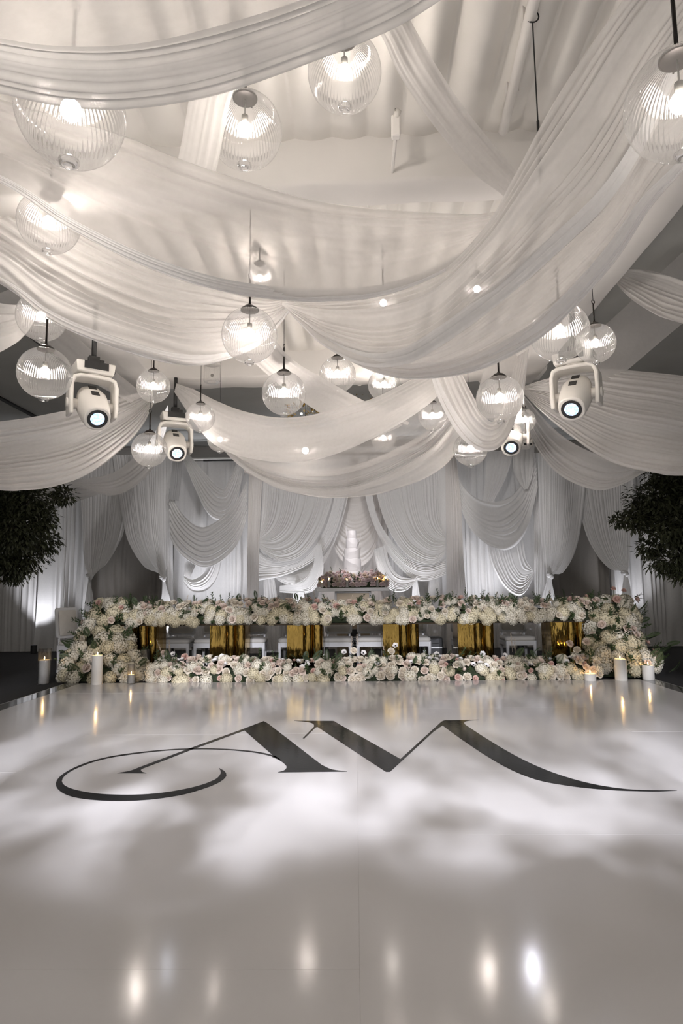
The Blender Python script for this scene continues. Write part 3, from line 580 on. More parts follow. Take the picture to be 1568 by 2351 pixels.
# ================================================================== globe pendants
def n_globe():
    """fluted glass ball: 64 round ribs, four facets to a rib"""
    n, nv = 256, 28; m = MB(); vs = []
    for i in range(nv+1):
        an = PI*(.045+.91*i/nv); r, z = .5*math.sin(an), -.5*math.cos(an); q = math.sqrt(max(0, 1-(z/.5)**2))
        for k in range(n):
            a = 2*PI*k/n; rr = r+0.0046*min(1, q*1.4)*math.cos(PI*k/2); vs.append((rr*math.cos(a), rr*math.sin(a), z))
    fs = [(i*n+k, i*n+(k+1) % n, (i+1)*n+(k+1) % n, (i+1)*n+k) for i in range(nv) for k in range(n)]
    return m.add(vs, fs).mesh('globe', MT['globe'])
GL = dict(
    globe=n_globe(),
    finial=MB().lathe([(.072, -.485), (.095, -.492), (.10, -.515), (.085, -.54), (.05, -.55), (.045, -.535), (.03, -.53)], 20, caps=True).mesh('finial', MT['clear']),
    cap=MB().lathe([(.150, .462), (.168, .470), (.168, .492), (.135, .515), (.10, .548), (.04, .56), (.03, .60)], 28).mesh('cap', MT['bronze']),
    screw=MB().tube([(.168, 0, .48), (.19, 0, .48)], .010, 8).mesh('screw', MT['bronze']),
    rod=MB().lathe([(.020, .58), (.020, 1.08)], 10).mesh('rod', MT['bronze']),
    hook=MB().tube([(.047*math.cos(a), 0, 1.125+.047*math.sin(a)) for a in np.linspace(0, 2*PI, 18, False)], .011, 6, True).mesh('hook', MT['bronze']),
    cable=MB().lathe([(.0055, 0), (.0055, 1)], 6).mesh('cable', MT['cable']),
    stem=MB().lathe([(.010, .22), (.010, .47)], 8).mesh('stem', MT['socket']),
    socket=MB().lathe([(.040, .10), (.046, .11), (.046, .22), (.02, .235)], 16).mesh('socket', MT['socket']),
    bulb=MB().sphere((0, 0, .02), .100, 12, 8, (1, 1, 1)).mesh('bulb', MT['bulb']))
GL['bulb'].transform(Matrix.Translation((0, 0, .0)))
def pendant(px, py, dia_px, dia, label, top=4.38, D=None):
    D = D or dia*F/dia_px; p = at(px, py, D)
    r = empty('globe_pendant', p, label, 'lamp', 'ribbed glass globe pendants', rz=RNG.uniform(0, 6))
    for k in ('globe', 'finial', 'cap', 'screw', 'rod', 'hook', 'stem', 'socket', 'bulb'):
        o = bpy.data.objects.new(k, GL[k]); COL.objects.link(o); o.parent = r; o.scale = (dia,)*3
    o = bpy.data.objects.new('cable', GL['cable']); COL.objects.link(o); o.parent = r
    z0 = 1.165*dia; o.location = (0, 0, z0); o.scale = (.5, .5, max(.05, top-p[2]-z0))
    return r
PEND = [
 (163, 258, 262, .415, 'large globe pendant with its top hidden behind the first gathered hem, over the wide swag', 2.36),
 (562, 300, 190, .41, 'globe pendant with visible dark cap beside the short upright strip', 3.35),
 (791, 168, 186, .38, 'globe pendant under the first hem where the diagonal strip begins', 3.1),
 (1563, 240, 262, .375, 'large globe pendant half cut by the picture edge over the corner drape', 2.15),
 (112, 512, 146, .41, 'globe pendant partly crossed by the hem of the wide swag', None),
 (573, 770, 132, .41, 'big centre globe pendant hanging in front of the deep swag', None),
 (652, 903, 103, .41, 'globe pendant on a long rod just above the middle swag', None),
 (103, 857, 124, .41, 'globe pendant over the dim ceiling next to the first moving light', None),
 (352, 887, 78, .30, 'small capped globe pendant just past the first moving light', None),
 (343, 1032, 82, .41, 'low globe pendant on a rod beside the second moving light', None),
 (460, 958, 68, .30, 'small rod-hung globe pendant at the hooked corner of the middle swag', None),
 (95, 728, 108, .41, 'globe pendant mostly hidden by the deep swag, only its base showing', 5.35),
 (775, 860, 85, .41, 'globe pendant beside the gold chandelier and the diagonal panel', None),
 (882, 884, 76, .41, 'globe pendant on the far side of the gold chandelier, veiled below', None),
 (1147, 915, 108, .41, 'globe pendant hanging inside the small U-shaped swag', None),
 (993, 955, 67, .30, 'small globe pendant tucked at the end of the middle swag', None),
 (1201, 966, 57, .30, 'small globe pendant behind the U-shaped swag with a projector lamp below', None),
 (1080, 1031, 78, .41, 'low globe pendant under the outer curve of the U-shaped swag', None),
 (1285, 763, 136, .41, 'globe pendant half behind the second layered drape above a moving light', None),
 (1367, 789, 92, .30, 'small upright globe pendant with hook and rod clear of any drape', None),
 (505, 1010, 58, .30, 'glowing globe pendant veiled by the near end of the middle swag', None),
 (701, 1036, 74, .41, 'glowing globe pendant veiled by the low point of the middle swag', None),
 (880, 1006, 58, .33, 'small globe pendant with only its base showing above the lowest swag', 8.7),
 (596, 640, 80, .30, 'glowing globe pendant veiled by the thick border of the wide swag', 5.6),
 (880, 697, 84, .30, 'glowing globe pendant veiled by the broad corner drape', 5.5),
 (1095, 665, 84, .30, 'globe pendant glowing faintly behind the broad corner drape alone', 5.6),
]
for px, py, dp, dia, lab, D in PEND: pendant(px, py, dp, dia, lab, D=D, top=4.37 if (D or dia*F/dp) < 8.2 else 4.7)

# ================================================================== moving lights
def lens_mat():
    m = bpy.data.materials.new('led_lens'); m.use_nodes = True; nt = m.node_tree; nt.nodes.clear(); N = nt.nodes.new; L = nt.links.new
    tc = N('ShaderNodeTexCoord'); v = N('ShaderNodeTexVoronoi'); v.inputs['Scale'].default_value = 55; L(tc.outputs['Object'], v.inputs['Vector'])
    r = N('ShaderNodeValToRGB'); r.color_ramp.elements[0].color = (1, 1, 1, 1); r.color_ramp.elements[1].color = (.15, .2, .3, 1); r.color_ramp.elements[1].position = .6; L(v.outputs['Distance'], r.inputs['Fac'])
    e = N('ShaderNodeEmission'); L(r.outputs['Color'], e.inputs['Color']); e.inputs['Strength'].default_value = 5.0
    mu = N('ShaderNodeMix'); mu.data_type = 'RGBA'; mu.blend_type = 'MULTIPLY'; mu.inputs['Factor'].default_value = 1
    L(r.outputs['Color'], mu.inputs[6]); mu.inputs[7].default_value = (.85, .93, 1, 1); L(mu.outputs[2], e.inputs['Color'])
    o = N('ShaderNodeOutputMaterial'); L(e.outputs[0], o.inputs[0]); return m
MT['lens'] = lens_mat()
def gobo(l, seed, scale=9.0):
    """a cloud-pattern gobo wheel in front of the lamp"""
    l.use_nodes = True; nt = l.node_tree; N = nt.nodes.new; L = nt.links.new
    em = [n for n in nt.nodes if n.type == 'EMISSION'][0]
    tc = N('ShaderNodeTexCoord'); sp = N('ShaderNodeSeparateXYZ'); L(tc.outputs['Normal'], sp.inputs[0])
    dv = N('ShaderNodeVectorMath'); dv.operation = 'DIVIDE'; cb = N('ShaderNodeCombineXYZ')
    for i in range(3): L(sp.outputs['Z'], cb.inputs[i])
    L(tc.outputs['Normal'], dv.inputs[0]); L(cb.outputs[0], dv.inputs[1])
    ad = N('ShaderNodeVectorMath'); ad.operation = 'ADD'; ad.inputs[1].default_value = (seed*3.1, seed*1.7, seed); L(dv.outputs[0], ad.inputs[0])
    no = N('ShaderNodeTexNoise'); no.inputs['Scale'].default_value = scale; no.inputs['Detail'].default_value = 2.0; no.inputs['Roughness'].default_value = .45; L(ad.outputs[0], no.inputs['Vector'])
    rp = N('ShaderNodeValToRGB'); rp.color_ramp.elements[0].position = .40; rp.color_ramp.elements[1].position = .62
    rp.color_ramp.elements[0].color = (.06, .06, .06, 1); L(no.outputs['Fac'], rp.inputs['Fac']); L(rp.outputs['Color'], em.inputs['Strength'])
def loft(a, b, prof, n=24, sq=2.6):
    """squarish barrel along a->b; prof = (t along axis, radius)"""
    a = Vector(a); b = Vector(b); q = (b-a).normalized().to_track_quat('Z', 'Y'); L = (b-a).length; m = MB(); vs = []
    for t, r in prof:
        for k in range(n):
            an = 2*PI*k/n; c, s = math.cos(an), math.sin(an); f = (abs(c)**sq+abs(s)**sq)**(-1/sq)
            vs.append(tuple(a+q @ Vector((r*f*c, r*f*s, t*L))))
    fs = [(i*n+k, i*n+(k+1) % n, (i+1)*n+(k+1) % n, (i+1)*n+k) for i in range(len(prof)-1) for k in range(n)]
    fs += [tuple(reversed(range(n))), tuple(range((len(prof)-1)*n, len(prof)*n))]
    return m.add(vs, fs), q
def moving_head(top, aim, label, seed, hang=4.04, sc=1.0, power=None):
    """upside-down moving light: clamp and base above, yoke, tilted barrel with a lit lens"""
    top = Vector(tuple(map(float, top))); aim = Vector(aim)
    r = empty('moving_light', top, label, 'stage light', 'moving lights hung from the frame')
    piv = top+Vector((0, 0, -.40*sc)); d = (aim-piv).normalized(); pan = math.atan2(d.y, d.x)+PI/2
    X = Vector((math.cos(pan), math.sin(pan), 0)); Yv = Vector((-math.sin(pan), math.cos(pan), 0))
    def P(x, y, z): return top+(X*x+Yv*y)*sc+Vector((0, 0, z*sc))
    MB().tube([top+Vector((0, 0, .06)), Vector((top.x, top.y, hang))], .024, 10).build('drop_pipe', MT['blackp'], r, smooth=True)
    c = MB(); c.box(P(0, 0, .045), (.10*sc, .07*sc, .07*sc), pan); c.box(P(.07, 0, .03), (.05*sc, .05*sc, .05*sc), pan); c.build('clamp', MT['blackp'], r, bevel=.006)
    b = MB().box(P(0, 0, -.06), (.36*sc, .26*sc, .11*sc), pan, .92).build('base', MT['shell'], r, bevel=.015)
    for s in (-1, 1): MB().box(P(0, s*.131, -.045), (.22*sc, .008*sc, .07*sc), pan).build('vent', MT['blackp'], b)
    MB().box(P(.183, 0, -.045), (.008*sc, .14*sc, .06*sc), pan).build('connector_panel', MT['blackp'], b)
    MB().lathe([(.10*sc, -.135*sc), (.10*sc, -.110*sc)], 20, tuple(top)).build('pan_bearing', MT['shell'], r, smooth=True)
    # yoke: a bent ribbon of squarish section
    path = [(-.198, -.52), (-.205, -.36), (-.203, -.22), (-.182, -.165), (-.13, -.145), (0, -.142), (.13, -.145), (.182, -.165), (.203, -.22), (.205, -.36), (.198, -.52)]
    m = MB(); vs = []; n = len(path)
    for i, (x, z) in enumerate(path):
        a = path[max(0, i-1)]; bb = path[min(n-1, i+1)]; t = Vector((bb[0]-a[0], 0, bb[1]-a[1])).normalized(); no = Vector((-t.z, 0, t.x))
        h = .019; w = .105 if 2 < i < n-3 else .090
        for su, sv in ((-1, -1), (1, -1), (1, 1), (-1, 1)): vs.append(tuple(P(x+no.x*h*su, w*sv, z+no.z*h*su)))
    fs = [(i*4+k, i*4+(k+1) % 4, (i+1)*4+(k+1) % 4, (i+1)*4+k) for i in range(n-1) for k in range(4)]+[(3, 2, 1, 0), tuple(range((n-1)*4, n*4))]
    m.add(vs, fs).build('yoke', MT['shell'], r, bevel=.012)
    for s in (-1, 1): 
        MB().tube([P(s*.13, 0, -.40), P(s*.235, 0, -.40)], .045*sc, 16).build('tilt_hub', MT['shell'], r, smooth=True)
    a = piv-d*.19*sc; e = piv+d*.29*sc
    hd, q = loft(a, e, [(0, .095*sc), (.03, .118*sc), (.30, .142*sc), (.62, .136*sc), (.94, .120*sc), (.985, .115*sc), (1.0, .106*sc)])
    hd = hd.build('head', MT['shell'], r); shade(hd.data, 30)
    side = q @ Vector((0, 1, 0)); up = side if side.z > 0 else -side
    Q = q.to_matrix().to_4x4()
    for t, h in ((.10, .11), (.02, .10)):
        # dark label plates on the upper side of the barrel
        c = a+(e-a)*(.30+t*1.6 if t > .05 else .16)+up*(.141*sc if t > .05 else .133*sc)
        mm = MB().box((0, 0, 0), (.07*sc, .008*sc, .075*sc)); mm.v = [tuple(c+q @ Vector(v)) for v in mm.v]; mm.build('label_plate', MT['blackp'], hd)
    T = Matrix.Translation(e) @ Q
    MB().lathe([(.088*sc, -.004), (.092*sc, .004), (.064*sc, .006), (.061*sc, .001)], 28, M=T).build('lens_ring', MT['blackp'], hd, smooth=False)
    MB().lathe([(.062*sc, .003), (.044*sc, .012), (.02*sc, .016), (.001, .017)], 28, caps=False, M=T).build('lens', MT['lens'], hd, smooth=True)
    l = lamp('beam_lamp', 'SPOT', tuple(e+d*.03), power or BEAM, (.89, .90, 1.0), aim=tuple(aim), spot_size=math.radians(36 if power else 62), spot_blend=.9, shadow_soft_size=.03)
    gobo(l.data, seed); return r
moving_head(at(215, 838, 6.0), (-.3, 2.9, 0), 'white moving light nearest the big side globe, seen whole', 1)
moving_head(at(402, 950, 8.2), (-.5, 4.2, 0), 'white moving light behind the low globe, the smaller whole one', 2)
moving_head(at(1318, 818, 6.0)+np.array([0, 0, .02]), (.2, 2.9, 0), 'white moving light whose base is hidden by two globes', 3)
moving_head(at(1172, 935, 8.2), (.8, 4.2, 0), 'white moving light mostly hidden behind the small U-shaped swag', 4)
for i, (x, ax, ay) in enumerate(((-2.3, -2.7, 6.9), (-.9, -.9, 6.3), (.7, .9, 6.3), (2.0, 2.8, 6.9))):  # unseen heads, added to throw the cloud pattern on the floor
    m_ = moving_head(np.array([x, -1.0, 3.35]), (ax, ay, 0), 'added unseen white moving light over the near dance floor edge, '+('outer one toward the tall glass candle', 'inner one toward the tall glass candle', 'inner one toward the low candles', 'outer one toward the low candles')[i], 5+i, power=BEAM2)
    m_['group'] = 'added unseen moving lights over the near edge'
# ================================================================== head tables
TZ = .767; TF, TB = 10.32, 11.30
tx = [-4.12, -1.40, 1.40, 4.22]
labels = ['mirrored gold head table nearest the tall glass candle', 'middle mirrored gold head table in front of the cake', 'mirrored gold head table at the end with the brightest low candles']
peds = [(-3.42, -2.02), (-.80, .71), (1.88, 3.33)]
def pedestal(x, y, r):
    """mirrored gold column: one flat face, then two rounded flutes"""
    pr = [(-.28, .26), (-.28, -.26), (-.03, -.26)]+[(-.03+.155*(1-math.cos(PI*k/8))/2*1.0, -.26-.05*math.sin(PI*k/8)) for k in range(1, 8)]+[(.125, -.26)]+[(.125+.155*(1-math.cos(PI*k/8))/2, -.26-.05*math.sin(PI*k/8)) for k in range(1, 8)]+[(.28, -.26), (.28, .26)]
    n = len(pr); m = MB().add([(x+a, y+b, z) for z in (-.022, .752) for a, b in pr], [(k, (k+1) % n, n+(k+1) % n, n+k) for k in range(n)]+[tuple(reversed(range(n))), tuple(range(n, 2*n))])
    o = m.build('pedestal', MT['gold'], r); shade(o.data, 30); return o
for i in range(3):
    a, b = tx[i], tx[i+1]
    r = empty('head_table', ((a+b)/2, (TF+TB)/2, -.025), labels[i], 'table', 'head tables joined in a row')
    MB().box(((a+b)/2, (TF+TB)/2, TZ-.012+(0, -.006, 0)[i]), (b-a-.004, TB-TF, .026)).build('tabletop', MT['edge_gold'], r, bevel=.003)
    for p in peds[i]:
        o = pedestal(p, TF+.36, r)
        MB().box((p, TF+.36, -.012), (.60, .56, .02)).build('foot_plate', MT['edge_gold'], o, bevel=.003)

# ================================================================== chairs
def rrect(w, h, r, n=5):
    out = []
    for cx, cz, a0 in ((w/2-r, h/2-r, 0), (-w/2+r, h/2-r, PI/2), (-w/2+r, -h/2+r, PI), (w/2-r, -h/2+r, 1.5*PI)):
        out += [(cx+r*math.cos(a0+PI/2*k/n), cz+r*math.sin(a0+PI/2*k/n)) for k in range(n+1)]
    return out
CH = {}
def chair_meshes():
    # local: +Y is behind the sitter (away from the camera), z up from the floor
    m = MB()                                                     # back frame: rounded rectangle ring
    o, i = rrect(.47, .50, .05), rrect(.385, .415, .04); n = len(o); vs = []
    for y in (.225, .262):
        vs += [(x, y+(z+.25)*.12, .80+z) for x, z in o]+[(x, y+(z+.25)*.12, .80+z) for x, z in i]
    fs = []
    for k in range(n):
        j = (k+1) % n
        fs += [(k, j, n+j, n+k), (2*n+j, 2*n+k, 3*n+k, 3*n+j), (j, k, 2*n+k, 2*n+j), (n+k, n+j, 3*n+j, 3*n+k)]
    CH['back_frame'] = m.add(vs, fs).mesh('back_frame', MT['wood_white']); shade(CH['back_frame'])
    p = rrect(.39, .42, .04); vs = [(x, .215+(z+.25)*.12, .80+z) for x, z in p]+[(x*.9, .195+(z+.25)*.12, .80+z*.9) for x, z in p]+[(0, .188+.03, .80)]
    vs += [(x, .27+(z+.25)*.12, .80+z) for x, z in p]; k = len(p)
    fs = [(a, a+k, (a+1) % k+k, (a+1) % k) for a in range(k)]+[(a+k, 2*k, (a+1) % k+k) for a in range(k)]+[tuple(range(2*k+1, 3*k+1))]
    CH['back_pad'] = MB().add(vs, fs).mesh('back_pad', MT['cushion'])
    m = MB()                                                     # cushion: rounded puffy loft
    vs = []; lev = [(.44, .92), (.455, .99), (.475, 1.0), (.50, .97), (.515, .86), (.522, .6), (.524, .2)]
    q = rrect(.52, .49, .09, 6)
    for z, s in lev: vs += [(x*s, y*s-.02, z) for x, y in q]
    k = len(q); fs = [(i*k+a, i*k+(a+1) % k, (i+1)*k+(a+1) % k, (i+1)*k+a) for i in range(len(lev)-1) for a in range(k)]+[tuple(reversed(range(k))), tuple(range((len(lev)-1)*k, len(lev)*k))]
    CH['seat'] = m.add(vs, fs).mesh('seat', MT['cushion'])
    m = MB(); m.box((0, -.245, .405), (.48, .03, .075)); m.box((0, .215, .405), (.44, .03, .075))
    for s in (-1, 1): m.box((s*.235, -.015, .405), (.03, .45, .075))
    CH['apron'] = m.mesh('apron', MT['wood_white'], False)
    CH['leg'] = MB().lathe([(.018, 0), (.021, .04), (.016, .05), (.028, .33), (.032, .345), (.030, .36), (.030, .44)], 10).mesh('leg', MT['wood_white']); shade(CH['leg'])
    CH['post'] = MB().tube([(0, .235, .43), (0, .24, .58)], .017, 8).mesh('post', MT['wood_white'])
chair_meshes()
def chair(x, y, label, rz=0.0):
    r = empty('dining_chair', (x, y, -.025), label, 'chair', 'ivory dining chairs behind the head tables', rz)
    def put(k, loc=(0, 0, 0)):
        o = bpy.data.objects.new(k, CH[k]); COL.objects.link(o); o.parent = r; o.location = loc
    for k in ('back_frame', 'back_pad', 'seat', 'apron'): put(k)
    for sx in (-1, 1):
        put('leg', (sx*.225, -.235, 0)); put('leg', (sx*.205, .225, 0)); put('post', (sx*.19, 0, 0))
    return r
CHX = [(409, 'ivory dining chair between the first two gold pedestals, nearer the first'), (487, 'ivory dining chair half behind the second gold pedestal, on its first side'),
       (578, 'ivory dining chair just past the second gold pedestal'), (677, 'ivory dining chair half hidden by the third gold pedestal'),
       (775, 'ivory dining chair in full view just past the third gold pedestal'), (852, 'ivory dining chair in full view just before the fourth gold pedestal'),
       (950, 'ivory dining chair just past the fourth gold pedestal'), (1071, 'ivory dining chair half hidden by the fifth gold pedestal'),
       (1187, 'ivory dining chair alone between the fifth and sixth gold pedestals')]
for px, lab in CHX:
    p = at(px, 1463, 11.22); chair(p[0], 11.22, lab, RNG.uniform(-.05, .05))
p = at(180, 1420, 10.9); chair(p[0], 10.95, 'ivory dining chair whose back rises behind the cascade at the table end', PI/2-.35)
# ================================================================== flowers
FM = {}
def petal(m, base, out, up, ln, w, cup, q=None):
    """one cupped petal of eight triangles"""
    out = Vector(out).normalized(); up = Vector(up).normalized(); s = out.cross(up).normalized(); b = Vector(base); vs = []
    for t, ww, h in ((0, .35, 0), (.55, 1.0, cup*.55), (1.0, .72, cup)):
        c = b+out*(ln*t)+up*(h*ln)
        for u in (-1, 0, 1): vs.append(tuple(c+s*(u*w*ww/2)+up*(abs(u)*.18*w)))
    m.add(vs, [(0, 1, 4, 3), (1, 2, 5, 4), (3, 4, 7, 6), (4, 5, 8, 7)])
def make_rose(seed, mt, r=.045):
    rng = random.Random(seed); m = MB()
    m.lathe([(r*.34, -r*.2), (r*.42, r*.25), (r*.30, r*.62), (r*.10, r*.60)], 8, caps=True)
    for ring, (n, tilt, ln, w) in enumerate(((4, 82, .95, .95), (5, 62, 1.05, 1.1), (6, 38, 1.12, 1.2), (6, 14, 1.08, 1.2))):
        for k in range(n):
            a = 2*PI*(k+rng.random()*.3)/n+ring*.6; t = math.radians(tilt+rng.uniform(-8, 8)); d = Vector((math.cos(a), math.sin(a), 0))
            o = d*math.cos(t)+Vector((0, 0, math.sin(t))); u = -d*math.sin(t)+Vector((0, 0, math.cos(t)))
            petal(m, d*r*.10+Vector((0, 0, -r*.2)), o, u, r*ln, r*w, .22-(ring == 3)*.35)
    return m.mesh('rose', mt)
def make_hyd(seed, mt, r=.105):
    rng = random.Random(seed); m = MB(); m.sphere((0, 0, -.005), r*.84, 10, 7, (1, 1, .8)); nf = len(m.f)
    n = 92
    for i in range(n):
        z = 1-1.35*(i+.5)/n; a = i*2.39996; q = math.sqrt(max(0, 1-z*z)); d = Vector((q*math.cos(a), q*math.sin(a), z*.85)).normalized()
        c = d*r*rng.uniform(.92, 1.10); c.z *= .86; s = d.orthogonal().normalized(); t = d.cross(s); ro = rng.random()*PI; sz = r*rng.uniform(.20, .27)
        for k in range(4):
            b = ro+k*PI/2; e = s*math.cos(b)+t*math.sin(b); f = s*math.cos(b+.78)+t*math.sin(b+.78); g = s*math.cos(b-.78)+t*math.sin(b-.78)
            h = d*sz*rng.uniform(-.1, .55)
            m.add([c, c+g*sz*.62+h*.4, c+e*sz*1.05+h, c+f*sz*.62+h*.4], [(0, 1, 2, 3)])
    me = m.mesh('hydrangea', mt, False); me.materials.append(MT['hydcore'])
    for f in range(nf): me.polygons[f].material_index = 1
    return me
def make_anem(seed):
    rng = random.Random(seed); m = MB()
    for ring in (0, 1):
        for k in range(5):
            a = 2*PI*(k+.5*ring)/5; d = Vector((math.cos(a), math.sin(a), 0)); t = math.radians(25+ring*18)
            petal(m, d*.004, d*math.cos(t)+Vector((0, 0, math.sin(t))), -d*math.sin(t)+Vector((0, 0, math.cos(t))), .036, .034, .1)
    me = m.mesh('anemone', MT['anem']); me.materials.append(MT['dark_eye']); return me
def make_bud(mt):
    return MB().lathe([(.004, -.03), (.016, -.016), (.020, 0), (.014, .018), (.005, .024)], 9).mesh('rose_bud', mt)
def leaf_shape(m, b, d, up, ln, w):
    d = Vector(d).normalized(); up = Vector(up); s = d.cross(up).normalized(); u = s.cross(d); b = Vector(b)
    m.add([b, b+d*ln*.45+s*w/2+u*w*.12, b+d*ln-u*ln*.08, b+d*ln*.45-s*w/2+u*w*.12, b+d*ln*.45-u*w*.05], [(0, 1, 4), (1, 2, 4), (2, 3, 4), (3, 0, 4)])
def make_sprig(seed, mt, n=13, ln=.20, lw=.032, ll=.066):
    rng = random.Random(seed); m = MB(); bend = rng.uniform(-.25, .25)
    P = [Vector((bend*ln*t*t, 0, ln*t)) for t in (0, .33, .66, 1)]; m.tube(P, [.003, .0025, .002, .001], 4)
    for i in range(n):
        t = .12+.88*i/n; c = Vector((bend*ln*t*t, 0, ln*t)); a = i*2.4+rng.random(); d = Vector((math.cos(a), math.sin(a), .55+.5*t))
        leaf_shape(m, c, d, (0, 0, 1), ll*(1-.35*t)*rng.uniform(.8, 1.15), lw*(1-.2*t))
    return m.mesh('leaf_sprig', mt, False)
def make_fern(seed, mt, ln=.26):
    rng = random.Random(seed); m = MB(); bend = rng.uniform(.15, .4); n = 15
    f = lambda t: Vector((bend*ln*t*t, 0, ln*t*(1-.15*t)))
    m.tube([f(t) for t in (0, .3, .6, 1)], [.003, .0025, .002, .001], 4)
    for i in range(n):
        t = .12+.86*i/n; c = f(t); L = ln*.28*math.sin(PI*(.18+.8*t))
        for s in (-1, 1): leaf_shape(m, c, (.15, s, .55), (1, 0, .2), L, .017)
    return m.mesh('fern_frond', mt, False)
def make_plume(seed, mt, ln=.28):
    rng = random.Random(seed); m = MB(); m.tube([(0, 0, 0), (.01, 0, ln*.5), (.03, 0, ln)], [.0025, .002, .001], 4)
    for i in range(30):
        t = .35+.63*i/30; c = Vector((.03*t*t, 0, ln*t)); a = rng.random()*2*PI; L = .055*(1.15-t)+.012
        d = Vector((math.cos(a), math.sin(a), 1.1)); leaf_shape(m, c, d, (0, 0, 1), L, .007)
    return m.mesh('grass_plume', mt, False)
FM['hyd'] = [make_hyd(1, MT['hyd']), make_hyd(2, MT['hyd']), make_hyd(3, MT['hyd_w']), make_hyd(4, MT['hyd'])]
FM['hydw'] = [make_hyd(5, MT['hyd_w']), make_hyd(6, MT['hyd_w'])]
FM['rose_c'] = [make_rose(s, MT['rose_c']) for s in (1, 2)]
FM['rose_b'] = [make_rose(s, MT['rose_b']) for s in (3, 4)]
FM['rose_p'] = [make_rose(s, MT['rose_p']) for s in (5,)]
FM['rose_m'] = [make_rose(s, MT['rose_m'], .040) for s in (6, 7)]
FM['anem'] = [make_anem(1)]; FM['bud'] = [make_bud(MT['rose_b']), make_bud(MT['rose_c'])]
FM['sprig'] = [make_sprig(s, MT['leaf']) for s in (1, 2, 3)]
FM['fern'] = [make_fern(s, MT['fern']) for s in (1, 2)]
FM['plume'] = [make_plume(s, MT['plume']) for s in (1, 2)]
EYE = MB().sphere((0, 0, .010), .010, 8, 5, (1, 1, .8)).mesh('dark_eye', MT['dark_eye'])
NAME = dict(hyd='hydrangea', hydw='hydrangea', rose_c='rose', rose_b='rose', rose_p='rose', rose_m='rose', anem='anemone', bud='rose_bud', sprig='leaf_sprig', fern='fern_frond', plume='grass_plume')
def flower(kind, root, p, n, sc, rng, lift=0):
    me = rng.choice(FM[kind]); n = Vector(n).normalized()
    if lift and not kind.startswith('hyd'): p = Vector(p)+n*lift
    q = n.to_track_quat('Z', 'Y') @ Quaternion((0, 0, 1), rng.uniform(0, 6.28))
    o = inst(NAME[kind], me, root, p, q, sc)
    if kind == 'anem':
        e = bpy.data.objects.new('eye', EYE); COL.objects.link(e); e.parent = o
    return o
def core(root, sections, name='foam_base'):
    """dark leafy foam inside an arrangement: half-rounds along a path; sections = (centre, across, normal, half width, height)"""
    m = MB(); vs = []; K = 9
    for c, ac, up, hw, hh in sections:
        for k in range(K):
            a = PI*k/(K-1); vs.append(tuple(Vector(c)+Vector(ac)*(hw*math.cos(a))+Vector(up)*(hh*math.sin(a))))
    n = len(sections); fs = [(i*K+k, i*K+k+1, (i+1)*K+k+1, (i+1)*K+k) for i in range(n-1) for k in range(K-1)]
    fs += [(i*K+K-1, i*K, (i+1)*K, (i+1)*K+K-1) for i in range(n-1)]+[tuple(range(K)), tuple(reversed(range((n-1)*K, n*K)))]
    return m.add(vs, fs).build(name, MT['moss'], root, smooth=True)
def garland(root, xa, xb, y, z, hw, hh, mix_low, mix_top, seed, pitch=.105, rows=4, plumes=0, sprigs=0, wob=.02, hs=1.0, topsprig=0, lift=.0):
    """flowers over a long half-round; mix = list of (kind, weight, scale)"""
    rng = random.Random(seed); L = xb-xa; n = int(L/.3)
    core(root, [((xa+L*i/n, y, z), (0, 1, 0), (0, 0, 1), hw*.72, hh*.72) for i in range(n+1)])
    cols = int(L/pitch)
    for i in range(cols):
        for j in range(rows):
            x = min(xb, xa+L*(i+.5+(j % 2)*.5+rng.uniform(-.45, .45))/cols)
            th = (j+.35+rng.uniform(-.33, .33))/rows*1.9           # 0 = front low, ~1.9 = past the top
            yy = y-hw*math.cos(th)*rng.uniform(.9, 1.04); zz = z+.022+max(0, hh*math.sin(th))*(1+wob*4*math.sin(x*2.1+seed))*rng.uniform(.93, 1.05)
            nn = (rng.uniform(-.3, .3), -math.cos(th)*1.0-.15, math.sin(th)+.15)
            mix = mix_low if th < .75 else mix_top
            kind, _, sc = rng.choices(mix, [w for _, w, _ in mix])[0]
            flower(kind, root, (x, yy, zz), nn, sc*rng.uniform(.82, 1.15), rng, lift)
    for i in range(sprigs):
        x = rng.uniform(xa, xb); th = rng.uniform(.25, 1.7)
        flower('sprig' if rng.random() < .62 else 'fern', root, (x, y-hw*.98*math.cos(th), z+.02+hh*.98*math.sin(th)), (rng.uniform(-.9, .9), -math.cos(th)-.1, math.sin(th)), rng.uniform(.6, .95), rng)
    for i in range(topsprig):
        x = rng.uniform(xa, xb); flower(rng.choice(['sprig', 'fern', 'sprig']), root, (x, y-rng.uniform(-.1, .12), z+hh*.85), (rng.uniform(-.8, .8), rng.uniform(-.3, .1), 1), rng.uniform(.6, .85), rng)
    for i in range(plumes):
        x = rng.uniform(xa, xb); flower('plume', root, (x, y-.02, z+hh*.8), (rng.uniform(-.35, .35), -.05, 1), rng.uniform(.7, 1.1), rng)
g1 = empty('table_garland', (0, TF+.2, TZ), 'long low garland of cream hydrangeas and blush roses lying along the head tables', 'flowers')
garland(g1, -3.70, 3.78, TF+.21, TZ, .26, .27,
        [('hyd', 5, .8), ('hydw', 2, .78), ('rose_c', 1.4, 1.1), ('rose_b', .6, 1.1), ('sprig', 1.0, .8)],
        [('hyd', 1.8, .8), ('hydw', 3, .8), ('rose_b', 3.2, 1.2), ('rose_c', 2.4, 1.2), ('rose_p', .9, 1.1), ('sprig', 1.5, .8), ('fern', .7, .6)], 5, pitch=.105, rows=5, sprigs=110, topsprig=60, plumes=12, lift=.055)
g2 = empty('floor_garland', (0, 9.55, -.025), 'low garland of small roses and hydrangeas along the far edge of the dance floor', 'flowers')
